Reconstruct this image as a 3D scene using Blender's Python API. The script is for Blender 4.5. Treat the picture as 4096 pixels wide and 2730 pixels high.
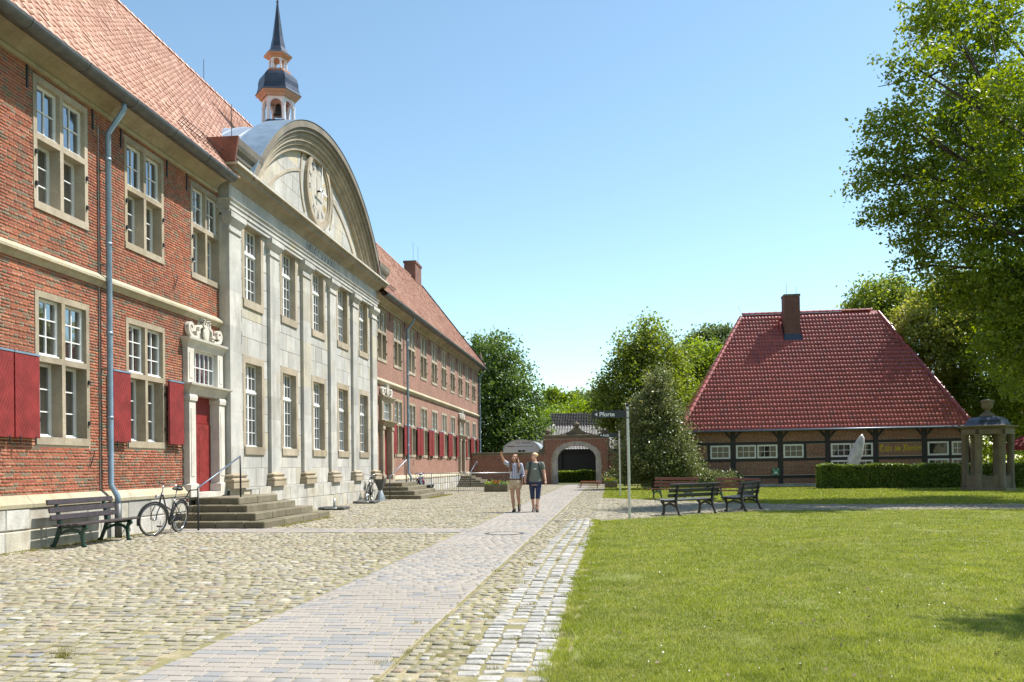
import bpy, bmesh, math, random
import numpy as np
from mathutils import Vector, Matrix, Euler

random.seed(7); rng = np.random.default_rng(11)
scene = bpy.context.scene
for _o in list(bpy.data.objects): bpy.data.objects.remove(_o)
PI = math.pi

# ------------------------------------------------------------------ camera
FPX, IMW = 3465.0, 4096.0
VPX, VPY, ROLL, CAMH = 2447.0, 1858.0, 0.009, 1.40
CX = IMW/2; CY = VPY + ROLL*(VPX-CX)
YAW = math.atan((VPX-CX)/FPX)
cF = Vector((-math.sin(YAW), math.cos(YAW), 0)); cR0 = Vector((math.cos(YAW), math.sin(YAW), 0)); cU0 = Vector((0, 0, 1))
cR = cR0*math.cos(ROLL) - cU0*math.sin(ROLL); cU = cU0*math.cos(ROLL) + cR0*math.sin(ROLL)
cam = bpy.data.cameras.new('camera'); camo = bpy.data.objects.new('camera', cam)
scene.collection.objects.link(camo); scene.camera = camo
cam.sensor_width = 36; cam.lens = FPX/IMW*36; cam.shift_y = (CY-1365.0)/IMW
cam.clip_start = 0.1; cam.clip_end = 3000
camo.matrix_world = Matrix(((cR.x, cU.x, -cF.x, 0), (cR.y, cU.y, -cF.y, 0), (cR.z, cU.z, -cF.z, CAMH), (0, 0, 0, 1)))
def ray(px, py): return cF + cR*((px-CX)/FPX) - cU*((py-CY)/FPX)
def atY(px, py, Y):            # photo pixel -> point at depth Y
    r = ray(px, py); t = Y/r.y
    return Vector((r.x*t, Y, CAMH+r.z*t))

# ------------------------------------------------------------------ sky, sun, exposure
SUN_EL, SUN_AZ = math.radians(56), math.radians(26)       # azimuth measured from +X towards +Y
sunv = Vector((math.cos(SUN_EL)*math.cos(SUN_AZ), math.cos(SUN_EL)*math.sin(SUN_AZ), math.sin(SUN_EL)))
world = bpy.data.worlds.new('World'); scene.world = world; world.use_nodes = True
wn = world.node_tree; wn.nodes.clear()
sky = wn.nodes.new('ShaderNodeTexSky'); sky.sky_type = 'NISHITA'; sky.sun_disc = False
sky.sun_elevation = SUN_EL; sky.sun_rotation = math.atan2(sunv.x, sunv.y)
sky.altitude = 0; sky.air_density = 1.0; sky.dust_density = 0.2; sky.ozone_density = 1.0
bg = wn.nodes.new('ShaderNodeBackground'); bg.inputs[1].default_value = 0.11
wo = wn.nodes.new('ShaderNodeOutputWorld'); tint = wn.nodes.new('ShaderNodeMix'); tint.data_type = 'RGBA'; tint.blend_type = 'MULTIPLY'; tint.inputs[0].default_value = 1; tint.inputs[7].default_value = (0.99, 1.07, 0.98, 1)
wn.links.new(sky.outputs[0], tint.inputs[6]); wn.links.new(tint.outputs[2], bg.inputs[0]); wn.links.new(bg.outputs[0], wo.inputs[0])
sl = bpy.data.lights.new('sun', 'SUN'); sl.energy = 4.6; sl.angle = math.radians(0.53); sl.color = (1, 0.96, 0.89)
so = bpy.data.objects.new('sun', sl); scene.collection.objects.link(so)
so.rotation_euler = (-sunv).to_track_quat('-Z', 'Y').to_euler(); so.location = (20, 10, 40)
scene.view_settings.view_transform = 'Standard'; scene.view_settings.look = 'None'
scene.view_settings.exposure = 0.98; scene.view_settings.gamma = 1.0; scene.view_settings.use_curve_mapping = False

# ------------------------------------------------------------------ object helpers
WM = {}
def reg(o, parent=None, world=False):
    scene.collection.objects.link(o)
    if parent is not None:
        o.parent = parent
        if world:
            o.matrix_parent_inverse = WM[parent.name].inverted(); WM[o.name] = o.matrix_basis.copy()
        else: WM[o.name] = WM[parent.name] @ o.matrix_basis
    else: WM[o.name] = o.matrix_basis.copy()
    return o
def tag(o, label, cat=None, group=None, kind=None):
    if label: o['label'] = label
    if cat: o['category'] = cat
    if group: o['group'] = group
    if kind: o['kind'] = kind
    return o
def thing(name, label, cat, loc=(0, 0, 0), rotz=0.0, group=None, rot=None):
    o = bpy.data.objects.new(name, None); o.empty_display_size = 0.2
    o.location = loc; o.rotation_euler = rot if rot else (0, 0, rotz)
    o.matrix_basis = Matrix.Translation(loc) @ Euler(rot if rot else (0, 0, rotz)).to_matrix().to_4x4()
    reg(o); return tag(o, label, cat, group)
def copy_tree(o, parent=None):
    c = o.copy(); scene.collection.objects.link(c); c.parent = parent
    for ch in o.children: copy_tree(ch, c)
    return c
def np_mesh(name, V, loops, totals, mats, smooth=False, rnd=None):
    me = bpy.data.meshes.new(name); V = np.ascontiguousarray(V, dtype=np.float32)
    me.vertices.add(len(V)); me.vertices.foreach_set('co', V.ravel())
    loops = np.ascontiguousarray(loops, dtype=np.int32); totals = np.ascontiguousarray(totals, dtype=np.int32)
    me.loops.add(len(loops)); me.loops.foreach_set('vertex_index', loops)
    me.polygons.add(len(totals)); st = np.zeros(len(totals), dtype=np.int32); st[1:] = np.cumsum(totals)[:-1]
    me.polygons.foreach_set('loop_start', st); me.polygons.foreach_set('loop_total', totals)
    if smooth: me.polygons.foreach_set('use_smooth', np.ones(len(totals), dtype=bool))
    if rnd is not None:
        a = me.attributes.new('rnd', 'FLOAT', 'FACE'); a.data.foreach_set('value', np.ascontiguousarray(rnd, dtype=np.float32))
    me.update(calc_edges=True)
    for m in (mats if isinstance(mats, (list, tuple)) else [mats]): me.materials.append(m)
    return me
def stamp(name, tmpl, A, T, mat, parent=None, smooth=False, rnd=None, world=False):
    """many copies of a template (verts, faces) under 3x3 matrices A and offsets T, as one mesh"""
    tv, tf = np.array(tmpl[0], float), tmpl[1]; k, n = len(T), len(tv)
    V = np.einsum('kij,nj->kni', A, tv) + T[:, None, :]
    lp = np.concatenate([np.array(f) for f in tf]); tt = np.array([len(f) for f in tf])
    loops = (lp[None, :] + (np.arange(k)*n)[:, None]).ravel(); totals = np.tile(tt, k)
    r = None if rnd is None else np.repeat(rnd, len(tf))
    me = np_mesh(name, V.reshape(-1, 3), loops, totals, mat, smooth, r)
    return reg(bpy.data.objects.new(name, me), parent, world)
class MB:
    """collects shapes into one mesh"""
    def __init__(s): s.v = []; s.f = []; s.r = []
    def add(s, v, f, rnd=0.0):
        o = len(s.v); s.v += [tuple(p) for p in v]; s.f += [tuple(i+o for i in q) for q in f]; s.r += [rnd]*len(f); return s
    def box(s, x0, x1, y0, y1, z0, z1, rnd=0.0):
        return s.add([(x0, y0, z0), (x1, y0, z0), (x1, y1, z0), (x0, y1, z0), (x0, y0, z1), (x1, y0, z1), (x1, y1, z1), (x0, y1, z1)],
                     [(3, 2, 1, 0), (4, 5, 6, 7), (0, 1, 5, 4), (1, 2, 6, 5), (2, 3, 7, 6), (3, 0, 4, 7)], rnd)
    def cbox(s, x0, x1, y0, y1, z0, z1, c=0.01, rnd=0.0):      # box with bevelled edges
        vs = []; fs = []
        bm = bmesh.new(); bmesh.ops.create_cube(bm, size=1.0)
        for v in bm.verts: v.co = Vector(((x0+x1)/2+v.co.x*(x1-x0), (y0+y1)/2+v.co.y*(y1-y0), (z0+z1)/2+v.co.z*(z1-z0)))
        bmesh.ops.bevel(bm, geom=bm.edges[:], offset=c, segments=1, affect='EDGES')
        bm.verts.index_update(); vs = [v.co[:] for v in bm.verts]; fs = [[v.index for v in f.verts] for f in bm.faces]; bm.free()
        return s.add(vs, fs, rnd)
    def bar(s, p0, p1, w, h, up=(0, 0, 1), rnd=0.0):
        p0, p1, up = Vector(p0), Vector(p1), Vector(up); d = (p1-p0).normalized()
        a = d.cross(up)
        if a.length < 1e-4: a = d.cross(Vector((1, 0, 0)))
        a.normalize(); b = a.cross(d).normalized(); a *= w/2; b *= h/2
        return s.add([p0-a-b, p0+a-b, p0+a+b, p0-a+b, p1-a-b, p1+a-b, p1+a+b, p1-a+b],
                     [(0, 1, 2, 3), (7, 6, 5, 4), (1, 0, 4, 5), (2, 1, 5, 6), (3, 2, 6, 7), (0, 3, 7, 4)], rnd)
    def tube(s, pts, r, n=8, closed=False, rnd=0.0, caps=True, flat=(1, 1)):
        pts = [Vector(p) for p in pts]; m = len(pts); rs = r if isinstance(r, (list, tuple)) else [r]*m
        V = []; F = []; prev = None
        for i, p in enumerate(pts):
            d = (pts[(i+1) % m]-pts[i-1]) if closed else (pts[min(i+1, m-1)]-pts[max(i-1, 0)])
            d.normalize()
            if prev is None:
                a = d.cross(Vector((0, 0, 1)));  a = a if a.length > 1e-3 else d.cross(Vector((1, 0, 0)))
            else: a = prev - d*prev.dot(d)
            a.normalize(); prev = a; b = d.cross(a)
            for k in range(n):
                t = 2*PI*k/n; V.append(p + a*(math.cos(t)*rs[i]*flat[0]) + b*(math.sin(t)*rs[i]*flat[1]))
        for i in range(m if closed else m-1):
            j = (i+1) % m
            for k in range(n): F.append((i*n+k, i*n+(k+1) % n, j*n+(k+1) % n, j*n+k))
        if caps and not closed: F += [tuple(range(n-1, -1, -1)), tuple(range((m-1)*n, m*n))]
        return s.add(V, F, rnd)
    def lathe(s, prof, n=16, c=(0, 0, 0), a0=0.0, rnd=0.0, sx=1, sy=1):
        V = []; F = []; m = len(prof)
        for (r, z) in prof:
            for k in range(n):
                t = a0+2*PI*k/n; V.append((c[0]+r*math.cos(t)*sx, c[1]+r*math.sin(t)*sy, c[2]+z))
        for i in range(m-1):
            for k in range(n): F.append((i*n+k, i*n+(k+1) % n, (i+1)*n+(k+1) % n, (i+1)*n+k))
        F += [tuple(range(n-1, -1, -1)), tuple(range((m-1)*n, m*n))]
        return s.add(V, F, rnd)
    def prism(s, poly, fn, d0, d1, rnd=0.0):                    # polygon (a,b) extruded from d0 to d1, fn(a,b,d)->xyz
        n = len(poly); V = [fn(a, b, d0) for a, b in poly]+[fn(a, b, d1) for a, b in poly]
        F = [tuple(range(n)), tuple(range(2*n-1, n-1, -1))]+[(i, i+n, (i+1) % n+n, (i+1) % n) for i in range(n)]
        return s.add(V, F, rnd)
    def stroke(s, pts, w, fn, d0, d1, rnd=0.0):                 # 2-D stroke of varying width, extruded
        pts = [Vector(p) for p in pts]; m = len(pts); ws = w if isinstance(w, (list, tuple)) else [w]*m
        L = []; R = []
        for i, p in enumerate(pts):
            d = (pts[min(i+1, m-1)]-pts[max(i-1, 0)]).normalized(); nn = Vector((-d.y, d.x))*ws[i]/2
            L.append(p+nn); R.append(p-nn)
        for i in range(m-1):
            q = [L[i], L[i+1], R[i+1], R[i]]
            V = [fn(a.x, a.y, d0) for a in q]+[fn(a.x, a.y, d1) for a in q]
            F = [(0, 1, 2, 3), (7, 6, 5, 4), (0, 4, 5, 1), (2, 6, 7, 3)]
            if i == 0: F.append((3, 7, 4, 0))
            if i == m-2: F.append((1, 5, 6, 2))
            s.add(V, F, rnd)
        return s
    def ell(s, c, r, n=12, m=8, rnd=0.0, rot=None):
        prof = [(math.sin(PI*i/m), -math.cos(PI*i/m)) for i in range(1, m)]; V = []; F = []
        M = rot if rot else Matrix.Identity(3)
        for (q, z) in prof:
            for k in range(n):
                t = 2*PI*k/n; V.append(Vector(c)+M @ Vector((r[0]*q*math.cos(t), r[1]*q*math.sin(t), r[2]*z)))
        V += [Vector(c)+M @ Vector((0, 0, -r[2])), Vector(c)+M @ Vector((0, 0, r[2]))]
        for i in range(m-2):
            for k in range(n): F.append((i*n+k, i*n+(k+1) % n, (i+1)*n+(k+1) % n, (i+1)*n+k))
        b = len(V)-2
        for k in range(n): F += [((k+1) % n, k, b), ((m-2)*n+k, (m-2)*n+(k+1) % n, b+1)]
        return s.add(V, F, rnd)
    def mesh(s, name, mat, smooth=False):
        me = bpy.data.meshes.new(name); me.from_pydata(s.v, [], s.f)
        a = me.attributes.new('rnd', 'FLOAT', 'FACE'); a.data.foreach_set('value', s.r)
        if mat: me.materials.append(mat)
        bm = bmesh.new(); bm.from_mesh(me); bmesh.ops.recalc_face_normals(bm, faces=bm.faces[:]); bm.to_mesh(me); bm.free()
        if smooth: me.polygons.foreach_set('use_smooth', [True]*len(me.polygons))
        me.update(); return me
    def build(s, name, mat, parent=None, smooth=False, world=False, auto=None):
        me = s.mesh(name, mat, smooth)
        if auto: me.set_sharp_from_angle(angle=math.radians(auto))
        return reg(bpy.data.objects.new(name, me), parent, world)

# ------------------------------------------------------------------ materials
def nmat(name):
    m = bpy.data.materials.new(name); m.use_nodes = True; t = m.node_tree
    return m, t, t.nodes['Principled BSDF']
def lnk(t, a, b): t.links.new(a, b)
def coords(t): return t.nodes.new('ShaderNodeTexCoord').outputs['Object']
def geopos(t): return t.nodes.new('ShaderNodeNewGeometry').outputs['Position']
def noise(t, vec, scale, detail=4, rough=0.6, mapscale=None):
    if mapscale:
        mp = t.nodes.new('ShaderNodeMapping'); mp.inputs['Scale'].default_value = mapscale; lnk(t, vec, mp.inputs[0]); vec = mp.outputs[0]
    n = t.nodes.new('ShaderNodeTexNoise'); n.inputs['Scale'].default_value = scale; n.inputs['Detail'].default_value = detail
    n.inputs['Roughness'].default_value = rough; lnk(t, vec, n.inputs['Vector']); return n.outputs['Fac']
def ramp(t, fac, stops, interp='LINEAR'):
    r = t.nodes.new('ShaderNodeValToRGB'); r.color_ramp.interpolation = interp; e = r.color_ramp.elements
    while len(e) < len(stops): e.new(0.5)
    for i, (p, c) in enumerate(stops): e[i].position = p; e[i].color = (*c, 1) if len(c) == 3 else c
    lnk(t, fac, r.inputs[0]); return r.outputs[0]
def mix(t, fac, a, b, mode='MIX'):
    m = t.nodes.new('ShaderNodeMix'); m.data_type = 'RGBA'; m.blend_type = mode
    for sock, val in ((m.inputs[0], fac), (m.inputs[6], a), (m.inputs[7], b)):
        if isinstance(val, (int, float)): sock.default_value = val
        elif isinstance(val, (tuple, list)): sock.default_value = (*val, 1) if len(val) == 3 else val
        else: lnk(t, val, sock)
    return m.outputs[2]
def rndv(t):
    a = t.nodes.new('ShaderNodeAttribute'); a.attribute_name = 'rnd'; oi = t.nodes.new('ShaderNodeObjectInfo')
    s = t.nodes.new('ShaderNodeMath'); s.operation = 'ADD'; lnk(t, a.outputs['Fac'], s.inputs[0]); lnk(t, oi.outputs['Random'], s.inputs[1])
    f = t.nodes.new('ShaderNodeMath'); f.operation = 'FRACT'; lnk(t, s.outputs[0], f.inputs[0]); return f.outputs[0]
def bump(t, p, h, strength=0.3, dist=0.01):
    b = t.nodes.new('ShaderNodeBump'); b.inputs['Strength'].default_value = strength; b.inputs['Distance'].default_value = dist
    lnk(t, h, b.inputs['Height']); lnk(t, b.outputs[0], p.inputs['Normal'])
def simple(name, col, rough=0.6, var=0.15, scale=6.0, metal=0.0, spec=0.5, bmp=0.0, coat=0.0, det=4):
    m, t, p = nmat(name); v = geopos(t); n = noise(t, v, scale, det)
    lo = tuple(max(c*(1-var), 0) for c in col); hi = tuple(min(c*(1+var), 1) for c in col)
    lnk(t, ramp(t, n, [(0.3, lo), (0.7, hi)]), p.inputs['Base Color'])
    p.inputs['Roughness'].default_value = rough; p.inputs['Metallic'].default_value = metal
    p.inputs['Specular IOR Level'].default_value = spec; p.inputs['Coat Weight'].default_value = coat
    if bmp: bump(t, p, n, bmp, 0.01)
    return m
def pieces(name, stops, rough=0.85, grain=60.0, gvar=0.35, stain=None, bmp=0.4, spec=0.3, blotch=(3.0, 0.3), interp='LINEAR', bdist=0.004):
    """material for many alike pieces: tone per piece, grain, blotches and stains"""
    m, t, p = nmat(name); v = geopos(t)
    c = ramp(t, rndv(t), stops, interp)
    g = noise(t, v, grain, 5, 0.7); c = mix(t, gvar, c, ramp(t, g, [(0.25, (0.25,)*3), (0.75, (0.85,)*3)]), 'OVERLAY')
    b = noise(t, v, blotch[0], 5, 0.65); c = mix(t, blotch[1], c, ramp(t, b, [(0.3, (0.28,)*3), (0.7, (0.75,)*3)]), 'OVERLAY')
    for st in ([] if not stain else stain if isinstance(stain, list) else [stain]):
        sfac = noise(t, v, 1.0, 6, 0.7, st[1]); c = mix(t, ramp(t, sfac, [(st[3] if len(st) > 3 else 0.5, (0, 0, 0)), (st[2], (1, 1, 1))]), c, st[0])
    lnk(t, c, p.inputs['Base Color']); p.inputs['Roughness'].default_value = rough; p.inputs['Specular IOR Level'].default_value = spec
    if bmp: bump(t, p, g, bmp, bdist)
    return m
def leafmat(name, stops, trans=0.35, rough=0.45, spec=0.4):
    m, t, p = nmat(name); c = ramp(t, rndv(t), stops)
    b = noise(t, geopos(t), 0.5, 3); c = mix(t, 0.35, c, ramp(t, b, [(0.3, (0.3,)*3), (0.7, (0.72,)*3)]), 'OVERLAY')
    lnk(t, c, p.inputs['Base Color']); p.inputs['Roughness'].default_value = rough; p.inputs['Specular IOR Level'].default_value = spec
    tr = t.nodes.new('ShaderNodeBsdfTranslucent'); hs = t.nodes.new('ShaderNodeHueSaturation')
    hs.inputs['Saturation'].default_value = 1.15; hs.inputs['Value'].default_value = 2.0; hs.inputs['Hue'].default_value = 0.48
    lnk(t, c, hs.inputs['Color']); lnk(t, hs.outputs[0], tr.inputs['Color'])
    ms = t.nodes.new('ShaderNodeMixShader'); ms.inputs[0].default_value = trans; out = t.nodes['Material Output']
    lnk(t, p.outputs[0], ms.inputs[1]); lnk(t, tr.outputs[0], ms.inputs[2]); lnk(t, ms.outputs[0], out.inputs['Surface'])
    return m
M = {}
M['brick'] = pieces('red_brick', [(0, (0.24, 0.076, 0.043)), (0.3, (0.305, 0.098, 0.052)), (0.55, (0.22, 0.066, 0.041)), (0.72, (0.335, 0.127, 0.065)), (0.82, (0.18, 0.067, 0.043)), (0.9, (0.18, 0.13, 0.084)), (1, (0.13, 0.098, 0.068))],
                    grain=90, gvar=0.3, blotch=(0.75, 0.55), bmp=0.5, stain=[((0.10, 0.075, 0.055), (0.9, 0.9, 0.45), 0.95, 0.55)])
M['mortar'] = simple('lime_mortar', (0.44, 0.38, 0.28), 0.95, 0.25, 30, bmp=0.3)
M['brick_dark'] = pieces('brown_brick', [(0, (0.215, 0.085, 0.055)), (0.5, (0.27, 0.105, 0.068)), (0.8, (0.17, 0.075, 0.055)), (1, (0.25, 0.14, 0.095))], grain=80, blotch=(0.8, 0.3))
M['mortar_dark'] = simple('pale_joint', (0.40, 0.33, 0.25), 0.95, 0.2, 20)
M['ashlar'] = pieces('pale_sandstone', [(0, (0.35, 0.337, 0.305)), (0.3, (0.44, 0.427, 0.395)), (0.55, (0.385, 0.372, 0.34)), (0.75, (0.47, 0.452, 0.41)), (0.9, (0.42, 0.375, 0.275)), (1, (0.31, 0.302, 0.28))],
                     grain=22, gvar=0.22, blotch=(1.6, 0.35), stain=[((0.17, 0.15, 0.12), (1.8, 1.8, 0.30), 0.82), ((0.30, 0.30, 0.29), (0.7, 0.7, 0.5), 0.75, 0.45), ((0.46, 0.36, 0.20), (1.1, 1.1, 0.9), 0.85, 0.58)], bmp=0.25, bdist=0.006)
M['trim'] = pieces('weathered_sandstone', [(0, (0.255, 0.215, 0.155)), (0.5, (0.345, 0.295, 0.225)), (1, (0.285, 0.235, 0.16))], grain=25, gvar=0.3, blotch=(1.4, 0.5),
                   stain=((0.16, 0.125, 0.085), (1.2, 1.2, 0.8), 0.9), bmp=0.3, bdist=0.006)
M['stone_light'] = pieces('light_sandstone', [(0, (0.46, 0.43, 0.37)), (1, (0.54, 0.51, 0.45))], grain=30, gvar=0.25, blotch=(2, 0.4), bmp=0.2)
M['stone_dark'] = pieces('blackened_sandstone', [(0, (0.12, 0.11, 0.095)), (1, (0.20, 0.17, 0.13))], grain=18, gvar=0.4, blotch=(1.2, 0.5), bmp=0.3)
M['plinth'] = pieces('plinth_stone', [(0, (0.32, 0.31, 0.28)), (0.5, (0.42, 0.405, 0.37)), (1, (0.38, 0.345, 0.265))], grain=30, gvar=0.35, blotch=(2.2, 0.5), stain=((0.24, 0.19, 0.12), (2.5, 2.5, 1.2), 0.85), bmp=0.6, bdist=0.008)
M['plinth_cap'] = pieces('plinth_cap_stone', [(0, (0.33, 0.29, 0.195)), (1, (0.41, 0.37, 0.275))], grain=30, gvar=0.3, blotch=(2.0, 0.5), stain=((0.22, 0.14, 0.06), (2, 2, 2), 0.8), bmp=0.3)
M['step'] = pieces('step_stone', [(0, (0.125, 0.105, 0.07)), (1, (0.175, 0.15, 0.105))], grain=30, gvar=0.35, blotch=(2.5, 0.45), stain=((0.085, 0.095, 0.035), (2, 2, 3), 0.85), bmp=0.5)
M['tile'] = pieces('terracotta_tile', [(0, (0.56, 0.325, 0.245)), (0.5, (0.64, 0.38, 0.295)), (0.85, (0.5, 0.28, 0.21)), (1, (0.67, 0.42, 0.34))], rough=0.75, grain=60, gvar=0.2, blotch=(0.7, 0.45), bmp=0.1, spec=0.35)
M['tile_red'] = pieces('glazed_red_tile', [(0, (0.27, 0.042, 0.029)), (0.5, (0.32, 0.052, 0.036)), (0.9, (0.24, 0.04, 0.03)), (1, (0.21, 0.05, 0.04))], rough=0.30, grain=40, gvar=0.1, blotch=(0.8, 0.25), bmp=0.0, spec=1.0)
_p = M['tile_red'].node_tree.nodes['Principled BSDF']; _p.inputs['Coat Weight'].default_value = 0.55; _p.inputs['Coat IOR'].default_value = 1.6; _p.inputs['Coat Roughness'].default_value = 0.12; _p.inputs['Specular IOR Level'].default_value = .3; _p.inputs['Roughness'].default_value = .5
M['tile_grey'] = pieces('grey_pantile', [(0, (0.24, 0.224, 0.208)), (1, (0.336, 0.32, 0.304))], rough=0.75, bmp=0.1)
M['tile_black'] = pieces('dark_pantile', [(0, (0.025, 0.024, 0.026)), (1, (0.055, 0.05, 0.05))], rough=0.8, bmp=0.1, spec=0.2)
M['zinc'] = simple('zinc', (0.21, 0.29, 0.37), 0.42, 0.18, 3, metal=0.35, spec=0.5)
M['zinc_dark'] = simple('patinated_zinc', (0.085, 0.088, 0.09), 0.5, 0.3, 4, metal=0.25)
M['zinc_roof'] = simple('zinc_sheet', (0.36, 0.41, 0.47), 0.4, 0.12, 1.5, metal=0.45)
M['lead'] = simple('dark_slate_lead', (0.045, 0.055, 0.075), 0.32, 0.35, 3, metal=0.3)
M['copper'] = simple('brown_copper', (0.15, 0.055, 0.032), 0.55, 0.3, 4, metal=0.2)
M['white'] = simple('white_paint', (0.68, 0.68, 0.66), 0.45, 0.06, 8)
M['white_turret'] = simple('off_white_paint', (0.60, 0.57, 0.58), 0.55, 0.1, 4)
M['ochre'] = simple('ochre_paint', (0.38, 0.20, 0.115), 0.6, 0.12, 4)
M['red'] = simple('red_paint', (0.20, 0.024, 0.022), 0.5, 0.30, 3.5, spec=0.4, det=8)
M['red_dark'] = simple('dark_red_paint', (0.20, 0.016, 0.016), 0.45, 0.1, 3)
M['iron'] = simple('black_iron', (0.018, 0.018, 0.020), 0.5, 0.3, 10)
M['steel'] = simple('galvanised_steel', (0.48, 0.49, 0.48), 0.36, 0.2, 12, metal=0.8)
M['steel_blue'] = simple('painted_steel_rail', (0.12, 0.15, 0.20), 0.35, 0.2, 8, metal=0.3)
M['green_iron'] = simple('dark_green_iron', (0.010, 0.045, 0.032), 0.38, 0.3, 8)
M['slat_dark'] = simple('dark_stained_slat', (0.045, 0.034, 0.036), 0.42, 0.3, 9)
M['slat_brown'] = simple('reddish_brown_slat', (0.17, 0.065, 0.045), 0.5, 0.3, 9)
M['slat_black'] = simple('black_stained_slat', (0.020, 0.022, 0.026), 0.36, 0.3, 9)
M['timber'] = simple('black_timber', (0.016, 0.013, 0.014), 0.6, 0.4, 6, bmp=0.2)
M['wood_weathered'] = simple('weathered_wood', (0.16, 0.11, 0.07), 0.8, 0.3, 8)
M['joint'] = pieces('mossy_joint', [(0, (0.185, 0.165, 0.078)), (1, (0.185, 0.165, 0.078))], grain=35, gvar=0.6, blotch=(1.1, 0.6), stain=((0.34, 0.285, 0.18), (2.0, 2.0, 2.0), 0.62), bmp=0.8, bdist=0.01)
M['cobble'] = pieces('cobblestone', [(0, (0.2, 0.18, 0.125)), (0.25, (0.275, 0.25, 0.18)), (0.5, (0.225, 0.2, 0.15)), (0.7, (0.315, 0.285, 0.215)), (0.84, (0.235, 0.18, 0.125)), (0.92, (0.19, 0.19, 0.185)), (1, (0.37, 0.345, 0.285))],
                     rough=0.85, grain=55, gvar=0.6, blotch=(8.0, 0.45), bmp=0.8, bdist=0.006, stain=[((0.17, 0.15, 0.085), (0.8, 0.8, 0.8), 0.8, 0.5)])
M['sett'] = pieces('granite_sett', [(0, (0.26, 0.245, 0.215)), (0.4, (0.33, 0.315, 0.28)), (0.7, (0.26, 0.25, 0.23)), (1, (0.38, 0.36, 0.33))], rough=0.85, grain=60, gvar=0.6, blotch=(9.0, 0.4), bmp=0.8, bdist=0.006)
M['paver'] = pieces('concrete_paver', [(0, (0.265, 0.238, 0.207)), (0.4, (0.285, 0.253, 0.218)), (0.72, (0.27, 0.243, 0.214)), (0.84, (0.205, 0.203, 0.2)), (1, (0.235, 0.228, 0.218))], rough=0.85, grain=140, gvar=0.35, blotch=(0.5, 0.2), bmp=0.3)
M['soil'] = pieces('lawn_soil', [(0, (0.13, 0.145, 0.025)), (1, (0.13, 0.145, 0.025))], grain=14, gvar=0.6, blotch=(0.5, 0.5), stain=((0.22, 0.20, 0.09), (1.1, 1.1, 1.1), 0.75), bmp=0.8, bdist=0.02)
M['meadow'] = simple('meadow', (0.07, 0.10, 0.02), 0.9, 0.4, 0.6)
def grassmat():
    m, t, p = nmat('grass_blade'); c = ramp(t, rndv(t), [(0, (0.10, 0.16, 0.010)), (0.42, (0.24, 0.305, 0.018)), (0.76, (0.36, 0.40, 0.038)), (0.9, (0.40, 0.38, 0.13)), (1, (0.56, 0.50, 0.28))])
    g = geopos(t); b = noise(t, g, 0.55, 4, 0.6); c = mix(t, 0.75, c, ramp(t, b, [(0.3, (0.32, 0.36, 0.30)), (0.72, (0.72, 0.68, 0.56))]), 'OVERLAY')
    s = noise(t, g, 1.7, 4, 0.6); c = mix(t, ramp(t, s, [(0.55, (0, 0, 0)), (0.78, (0.75,)*3)]), c, (0.40, 0.36, 0.15))
    c = mix(t, ramp(t, noise(t, g, 0.8, 5, 0.65), [(0.50, (0, 0, 0)), (0.66, (0.6,)*3)]), c, (0.40, 0.37, 0.12)); c = mix(t, ramp(t, noise(t, g, 2.6, 5, 0.65), [(0.50, (0, 0, 0)), (0.64, (0.65,)*3)]), c, (0.085, 0.135, 0.016))
    lnk(t, c, p.inputs['Base Color']); p.inputs['Roughness'].default_value = 0.5; p.inputs['Specular IOR Level'].default_value = 0.35
    tr = t.nodes.new('ShaderNodeBsdfTranslucent'); lnk(t, mix(t, 0.35, c, (0.46, 0.52, 0.03)), tr.inputs['Color'])
    ms = t.nodes.new('ShaderNodeMixShader'); ms.inputs[0].default_value = 0.42; lnk(t, p.outputs[0], ms.inputs[1]); lnk(t, tr.outputs[0], ms.inputs[2])
    lnk(t, ms.outputs[0], t.nodes['Material Output'].inputs['Surface']); return m
M['grass'] = grassmat()
M['moss_grass'] = leafmat('joint_grass', [(0, (0.14, 0.15, 0.025)), (0.6, (0.20, 0.19, 0.035)), (1, (0.30, 0.25, 0.09))], 0.3, 0.7, 0.2)
M['leaf_lime'] = leafmat('linden_leaf', [(0, (0.085, 0.135, 0.014)), (0.6, (0.145, 0.205, 0.022)), (1, (0.22, 0.275, 0.04))], 0.42)
M['leaf_oak'] = leafmat('oak_leaf', [(0, (0.08, 0.125, 0.02)), (0.6, (0.135, 0.19, 0.03)), (1, (0.21, 0.26, 0.055))], 0.42)
M['leaf_far'] = leafmat('far_leaf', [(0, (0.09, 0.13, 0.05)), (1, (0.18, 0.23, 0.075))], 0.3, 0.6)
M['leaf_bright'] = leafmat('bright_leaf', [(0, (0.1, 0.165, 0.02)), (0.6, (0.16, 0.235, 0.028)), (1, (0.225, 0.295, 0.05))], 0.4)
M['leaf_holly'] = leafmat('glossy_evergreen_leaf', [(0, (0.075, 0.105, 0.035)), (0.6, (0.13, 0.16, 0.055)), (0.9, (0.2, 0.21, 0.085)), (1, (0.32, 0.31, 0.15))], 0.25, 0.38, 0.5)
M['leaf_hedge'] = leafmat('hedge_leaf', [(0, (0.075, 0.125, 0.018)), (0.6, (0.125, 0.185, 0.024)), (1, (0.2, 0.255, 0.05))], 0.25, 0.38, 0.5)
M['leaf_maple'] = leafmat('yellowing_leaf', [(0, (0.15, 0.19, 0.03)), (0.6, (0.25, 0.28, 0.05)), (1, (0.37, 0.37, 0.1))], 0.35, 0.35, 0.5)
M['bark'] = simple('bark', (0.055, 0.042, 0.032), 0.9, 0.35, 9, bmp=0.5)
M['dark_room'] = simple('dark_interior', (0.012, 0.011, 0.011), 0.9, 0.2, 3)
M['hedge_core'] = simple('hedge_core', (0.012, 0.018, 0.006), 0.95, 0.3, 5)
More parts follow.
